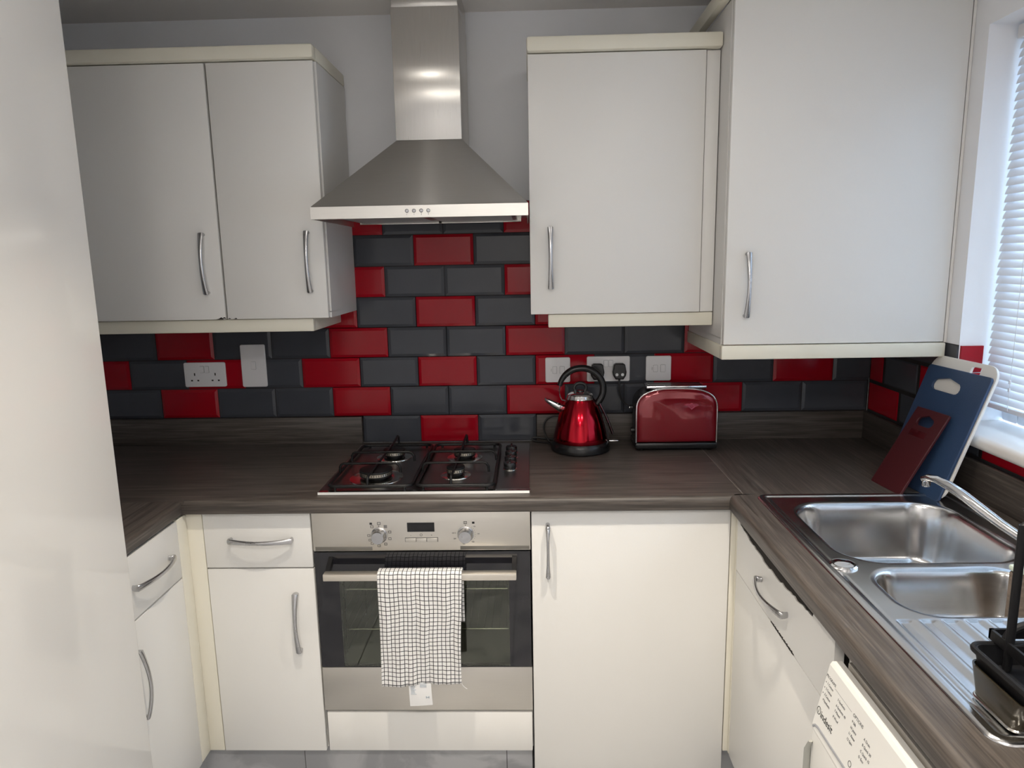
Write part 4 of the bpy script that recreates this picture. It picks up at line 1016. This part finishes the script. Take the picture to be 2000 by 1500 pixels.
# ------------------------------------------------------------------ sockets
def plate_thing(name, label, cat, x0, x1, z0, z1, kind):
    t = thing(name, label, cat, ((x0+x1)/2, 0.0, (z0+z1)/2), 'white electrical wall plates')
    cx, cz = (x0+x1)/2, (z0+z1)/2
    b = MB(); b.plate([rrect(x0, x1, z0, z1, 0.006, 5)], 0.0078, front(-0.0003), 0.0022); obj('face_plate', b, PLATE, t)
    yf = -0.0082
    def rocker(rx, rz, w_, h_):
        b = MB(); b.plate([rrect(rx-w_/2-0.0007, rx+w_/2+0.0007, rz-h_/2-0.0007, rz+h_/2+0.0007, 0.002, 3)], 0.0003, front(yf), 0); obj('rocker_surround', b, PLATEG, t, smooth=False)
        b = MB(); b.plate([rrect(rx-w_/2, rx+w_/2, rz-h_/2, rz+h_/2, 0.0016, 3)], 0.0022, front(yf), 0.0006); obj('rocker_switch', b, PLATE, t)
    if kind == 'double':
        rocker(cx-0.0085, cz+0.0185, 0.0135, 0.0225); rocker(cx+0.0085, cz+0.0185, 0.0135, 0.0225)
        for sx in (-0.036, 0.036):
            if (sx < 0 and x0 > 0) or (sx > 0 and x0 > 0): pass
            b = MB(); b.box(cx+sx-0.002, cx+sx+0.002, yf-0.0004, yf+0.001, cz-0.003, cz+0.006)
            for q in (-0.011, 0.011): b.box(cx+sx+q-0.0032, cx+sx+q+0.0032, yf-0.0004, yf+0.001, cz-0.0225, cz-0.0175)
            obj('pin_hole', b, GAPB, t, smooth=False)
    elif kind == 'single': rocker(cx, cz+0.001, 0.0155, 0.026)
    elif kind == 'fused':
        rocker(cx+0.0145, cz, 0.0155, 0.024)
        b = MB(); b.plate([rrect(cx-0.018, cx-0.003, cz-0.012, cz+0.012, 0.0016, 3), rrect(cx-0.0174, cx-0.0036, cz-0.0114, cz+0.0114, 0.0013, 3)], 0.0004, front(yf), 0); obj('fuse_holder', b, PLATEG, t, smooth=False)
        b = MB(); b.box(cx-0.0225, cx-0.0217, yf-0.0004, yf+0.0002, cz-0.005, cz+0.005); obj('indicator_slot', b, GAPB, t, smooth=False)
    return t
plate_thing('double_socket', 'white double plug socket with nothing plugged in, left side of tiled wall', 'socket', -0.8135, -0.6685, 1.1175, 1.2030, 'double')
plate_thing('cooker_switch', 'white upright oblong switch plate with one rocker beside the empty double socket', 'switch', -0.6115, -0.5255, 1.1150, 1.2625, 'single')
plate_thing('fused_switch', 'white square fused switch plate behind the left side of the kettle handle', 'switch', 0.4370, 0.5220, 1.1165, 1.2025, 'fused')
plate_thing('double_socket', 'white double plug socket behind the kettle with two black plugs in it', 'socket', 0.5785, 0.7245, 1.1175, 1.2040, 'double')
plate_thing('fused_switch', 'white square fused switch plate directly above the toaster', 'switch', 0.7790, 0.8645, 1.1175, 1.2030, 'fused')
def plug(cx, label, dots):
    t = thing('power_plug', label, 'plug', (cx, -0.0085, 1.150), 'black plugs in the double socket')
    b = MB(); P = [(cx-0.021, 1.140), (cx-0.013, 1.1275), (cx+0.013, 1.1275), (cx+0.021, 1.140), (cx+0.0235, 1.152), (cx+0.0185, 1.178), (cx+0.012, 1.182), (cx-0.012, 1.182), (cx-0.0185, 1.178), (cx-0.0235, 1.152)]
    b.plate([P], 0.026, front(-0.0090), 0.004); obj('plug_body', b, BLKPL, t)
    if dots:
        for q in (-0.0095, 0.0095):
            b = MB(); b.lathe([(0, 0), (0.0052, 0), (0.0048, 0.0008), (0, 0.001)], (0, 0, 0), 20, M=front(-0.0350) @ Matrix.Translation((cx+q, 1.1445, 0))); obj('pale_dot', b, TAGW, t)
    return t
plug(0.6125, 'black plug in the left half of the double socket, partly behind the kettle handle', False)
plug(0.6870, 'black plug with two pale round dots in the right half of the double socket', True)

# ------------------------------------------------------------------ kettle
kx, ky = 0.5480, -0.1180
kt = thing('kettle', 'red metallic pyramid kettle with black loop handle and chrome spout', 'kettle', (kx, ky, WT))
b = MB(); b.lathe([(0.0, 0.0005), (0.088, 0.0005), (0.0965, 0.004), (0.0975, 0.014), (0.0945, 0.021), (0.0945, 0.024), (0.0905, 0.030), (0.089, 0.033), (0, 0.033)], (kx, ky, WT), 64); obj('power_base', b, BLKPL, kt)
b = MB(); b.lathe([(0.0885, 0.0335), (0.0895, 0.036), (0.0872, 0.050), (0.0815, 0.078), (0.0750, 0.103), (0.0665, 0.128), (0.0570, 0.150), (0.0490, 0.166), (0.0462, 0.171)], (kx, ky, WT), 96); bdk = obj('body', b, KRED, kt, ang=60)
b = MB(); b.lathe([(0.0462, 0.1712), (0.0468, 0.1722), (0.0440, 0.1760), (0.0425, 0.1830), (0.0395, 0.1880), (0.0300, 0.1925), (0.0150, 0.1950), (0.0, 0.1955)], (kx, ky, WT), 64); ld = obj('lid', b, CHROME, kt, ang=60)
b = MB(); pts = [(kx+0.0195*math.cos(t), ky, WT+0.2065+0.0170*math.sin(t)) for t in [2*math.pi*k/28 for k in range(28)]]; b.sweep(pts, 0.0042, 0.0055, side=(0, 1, 0), closed=True, n=10)
b.lathe([(0.014, 0.193), (0.012, 0.199), (0.0, 0.200)], (kx, ky, WT), 24); obj('lid_knob', b, BLKPL, ld)
# handle
hc = (kx+0.0035, 1.1130); b = MB(); pts = []; ra = []
for k in range(34):
    a = R(170-k*6.6); pts.append((hc[0]+0.0715*math.cos(a), ky, hc[1]+0.0690*math.sin(a))); ra.append(0.0085+0.003*min(1, k/8))
b.sweep(pts, ra, [r_*0.95 for r_ in ra], side=(0, 1, 0), n=16); hdl = obj('handle', b, BLKPL, kt, ang=60)
b = MB(); b.sweep([(0.4820, ky, 1.128), (0.4790, ky, 1.108), (0.4810, ky, 1.092), (0.4890, ky, 1.077), (0.5020, ky, 1.074)], 0.0075, 0.0022, side=(0, 1, 0), n=12); obj('handle_strap', b, CHROME, hdl)
b = MB(); b.sweep([(0.6090, ky, 1.074), (0.6120, ky, 1.064), (0.6190, ky, 1.050), (0.6320, ky, 1.022), (0.6430, ky, 0.996), (0.6520, ky, 0.970), (0.6550, ky, 0.962)], 0.0105, 0.0045, side=(0, 1, 0), n=12); obj('water_gauge', b, NICKEL, kt, ang=60)
b = MB()
b.prism([(0.6020, ky-0.008, 1.064), (0.6400, ky-0.008, 0.975), (0.6440, ky-0.008, 0.944), (0.6280, ky-0.008, 0.944), (0.5980, ky-0.008, 1.055)], (0, 0.016, 0)); obj('gauge_mount', b, BLKPL, kt, smooth=False)
b = MB(); b.box(0.6420, 0.6720, ky-0.008, ky+0.008, 0.9360, 0.9410, 0.0018); obj('switch_lever', b, CHROME, kt)
# V spout
b = MB()
def vsec(px, pz, w_, h_): return [Vector((px, ky-w_, pz+h_*0.55)), Vector((px-0.001, ky-w_*0.5, pz-h_*0.35)), Vector((px-0.001, ky, pz-h_*0.6)), Vector((px-0.001, ky+w_*0.5, pz-h_*0.35)), Vector((px, ky+w_, pz+h_*0.55))]
secs = [vsec(0.4330, 1.0800, 0.0085, 0.008), vsec(0.4500, 1.0700, 0.0110, 0.013), vsec(0.4700, 1.0575, 0.0140, 0.018), vsec(0.4940, 1.0450, 0.018, 0.024)]
vv = [[b.bm.verts.new(p) for p in s] for s in secs]
for s in range(3):
    for k in range(4): b.bm.faces.new((vv[s][k], vv[s][k+1], vv[s+1][k+1], vv[s+1][k]))
so_ = obj('spout', b, CHROME, kt, ang=60); so_.modifiers.new('spout_wall', 'SOLIDIFY').thickness = 0.0016
def smooth_path(P, n=8):
    out = []; P = [Vector(p) for p in P]; Q = [P[0]]+P+[P[-1]]
    for i in range(1, len(Q)-2):
        for k in range(n):
            t = k/n; p0, p1, p2, p3 = Q[i-1], Q[i], Q[i+1], Q[i+2]
            out.append(0.5*((2*p1)+(-p0+p2)*t+(2*p0-5*p1+4*p2-p3)*t*t+(-p0+3*p1-3*p2+p3)*t*t*t))
    out.append(P[-1]); return out
b = MB(); b.sweep(smooth_path([(0.500, -0.024, WT+0.090), (0.462, -0.022, WT+0.092), (0.436, -0.024, WT+0.076), (0.430, -0.030, WT+0.045), (0.446, -0.048, WT+0.012), (0.462, -0.062, WT+0.005), (kx-0.094, ky+0.045, WT+0.0045), (0.440, -0.050, WT+0.0045), (0.405, -0.032, WT+0.006), (0.388, -0.028, WT+0.012), (0.400, -0.024, WT+0.018), (0.440, -0.022, WT+0.012), (0.480, -0.021, WT+0.008)]), 0.0032, n=8)
cab = obj('power_cord', b, RUBBER, kt)
# ------------------------------------------------------------------ toaster
tx0, tx1, ty0, ty1 = 0.7275, 0.9870, -0.152, -0.036
ts = thing('toaster', 'glossy red two-slice toaster with chrome outline and black base', 'toaster', (0.857, -0.095, WT))
def arch(x0, x1, z0, z1, n=26, e=2.9, hb=0.075):
    """front outline: straight sides, broad rounded top"""
    P = [(x0, z0), ]; cx = (x0+x1)/2; a = (x1-x0)/2
    for k in range(n+1):
        t = math.pi*(1-k/n); c, s_ = math.cos(t), math.sin(t)
        P.append((cx+a*math.copysign(abs(c)**(2/e), c), z1-hb+hb*abs(s_)**(2/e)))
    P.append((x1, z0)); return P
OUT = arch(tx0, tx1, 0.938, 1.1155)
b = MB(); b.prism([(x, ty0+0.012, z) for x, z in OUT], (0, ty1-ty0-0.024, 0)); cs = obj('chassis', b, BLKPL, ts, ang=40)
def pillow(yb, yf, inset_list, m, name, sgn=-1):
    b = MB(); rings = []
    cx, cz = (tx0+tx1)/2, 1.03
    for (sc_, y) in inset_list:
        rings.append([b.bm.verts.new((cx+(x-cx)*sc_, y, cz+(z-cz)*sc_)) for x, z in OUT])
    n = len(OUT)
    for P, Q in zip(rings, rings[1:]):
        for k in range(n): b.bm.faces.new((P[k], P[(k+1) % n], Q[(k+1) % n], Q[k]))
    b.bm.faces.new(rings[-1]); b.bm.faces.new(rings[0][::-1])
    return obj(name, b, m, ts, ang=50)
fp = pillow(0, 0, [(0.985, ty0+0.014), (0.985, ty0+0.004), (0.97, ty0+0.0005), (0.93, ty0-0.0025), (0.85, ty0-0.0045), (0.6, ty0-0.0060), (0.3, ty0-0.0066)], TRED, 'front_panel')
pillow(0, 0, [(0.985, ty1-0.014), (0.985, ty1-0.004), (0.97, ty1-0.0005), (0.90, ty1+0.002)], TRED, 'rear_panel')
b = MB(); b.sweep([(x, ty0+0.004, z) for x, z in OUT], 0.0028, n=10); obj('chrome_trim', b, CHROME, ts, ang=60)
b = MB(); b.box(tx0-0.003, tx1+0.002, ty0-0.003, ty1+0.003, WT+0.007, 0.9375, 0.005)
for fx in (tx0+0.02, tx1-0.02):
    for fy in (ty0+0.015, ty1-0.015): b.lathe([(0.008, 0.0003), (0.009, 0.008)], (fx, fy, WT), 14)
obj('base', b, BLKPL, ts)
b = MB(); b.box(tx0+0.035, tx1-0.030, ty0+0.026, ty1-0.022, 1.110, 1.121, 0.003); st_ = obj('slot_cover', b, CHROME, ts)
b = MB()
for y0 in (ty0+0.034, ty0+0.066): b.box(tx0+0.045, tx1-0.042, y0, y0+0.018, 1.1205, 1.1218)
obj('bread_slot', b, BLKMT, st_, smooth=False)
b = MB(); b.box(tx0-0.014, tx0-0.002, -0.112, -0.082, 1.042, 1.052, 0.003); b.box(tx0-0.004, tx0+0.004, -0.099, -0.095, 0.96, 1.06); obj('lowering_lever', b, BLKPL, ts)
b = MB(); b.box(tx0-0.018, tx0-0.0145, -0.110, -0.084, 1.044, 1.050, 0.001); obj('lever_tip', b, CHROME, ts)
b = MB(); b.lathe([(0.010, 0), (0.009, 0.010), (0, 0.011)], (tx0, -0.095, 0.968), 20, M=Matrix.Rotation(R(-90), 4, 'Y')); obj('browning_knob', b, BLKPL, ts)
b = MB(); FM2 = front(ty0-0.0062); ecx, ecz = 0.9020, 1.0600
b.plate([[(ecx-0.024, ecz+0.003), (ecx-0.016, ecz+0.0075), (ecx-0.006, ecz+0.007), (ecx, ecz+0.011), (ecx+0.006, ecz+0.007), (ecx+0.016, ecz+0.0075), (ecx+0.024, ecz+0.003), (ecx+0.013, ecz-0.001), (ecx+0.007, ecz-0.006), (ecx, ecz-0.012), (ecx-0.007, ecz-0.006), (ecx-0.013, ecz-0.001)]], 0.0020, FM2, 0.0004)
eb = obj('winged_badge', b, TREDL, fp)
b = MB(); b.plate(ring(ecx, ecz-0.001, 0.0038, 0.0028, 20), 0.0004, front(ty0-0.0083)); obj('badge_mark', b, TRED, fp, smooth=False)
b = MB(); b.sweep(smooth_path([(0.6870, -0.024, 1.1265), (0.6865, -0.028, 1.110), (0.688, -0.030, 1.085), (0.694, -0.030, 1.062), (0.706, -0.030, 1.046), (0.722, -0.032, 1.036), (0.735, -0.034, 1.028)]), 0.0036, n=8)
obj('power_cord', b, RUBBER, ts)
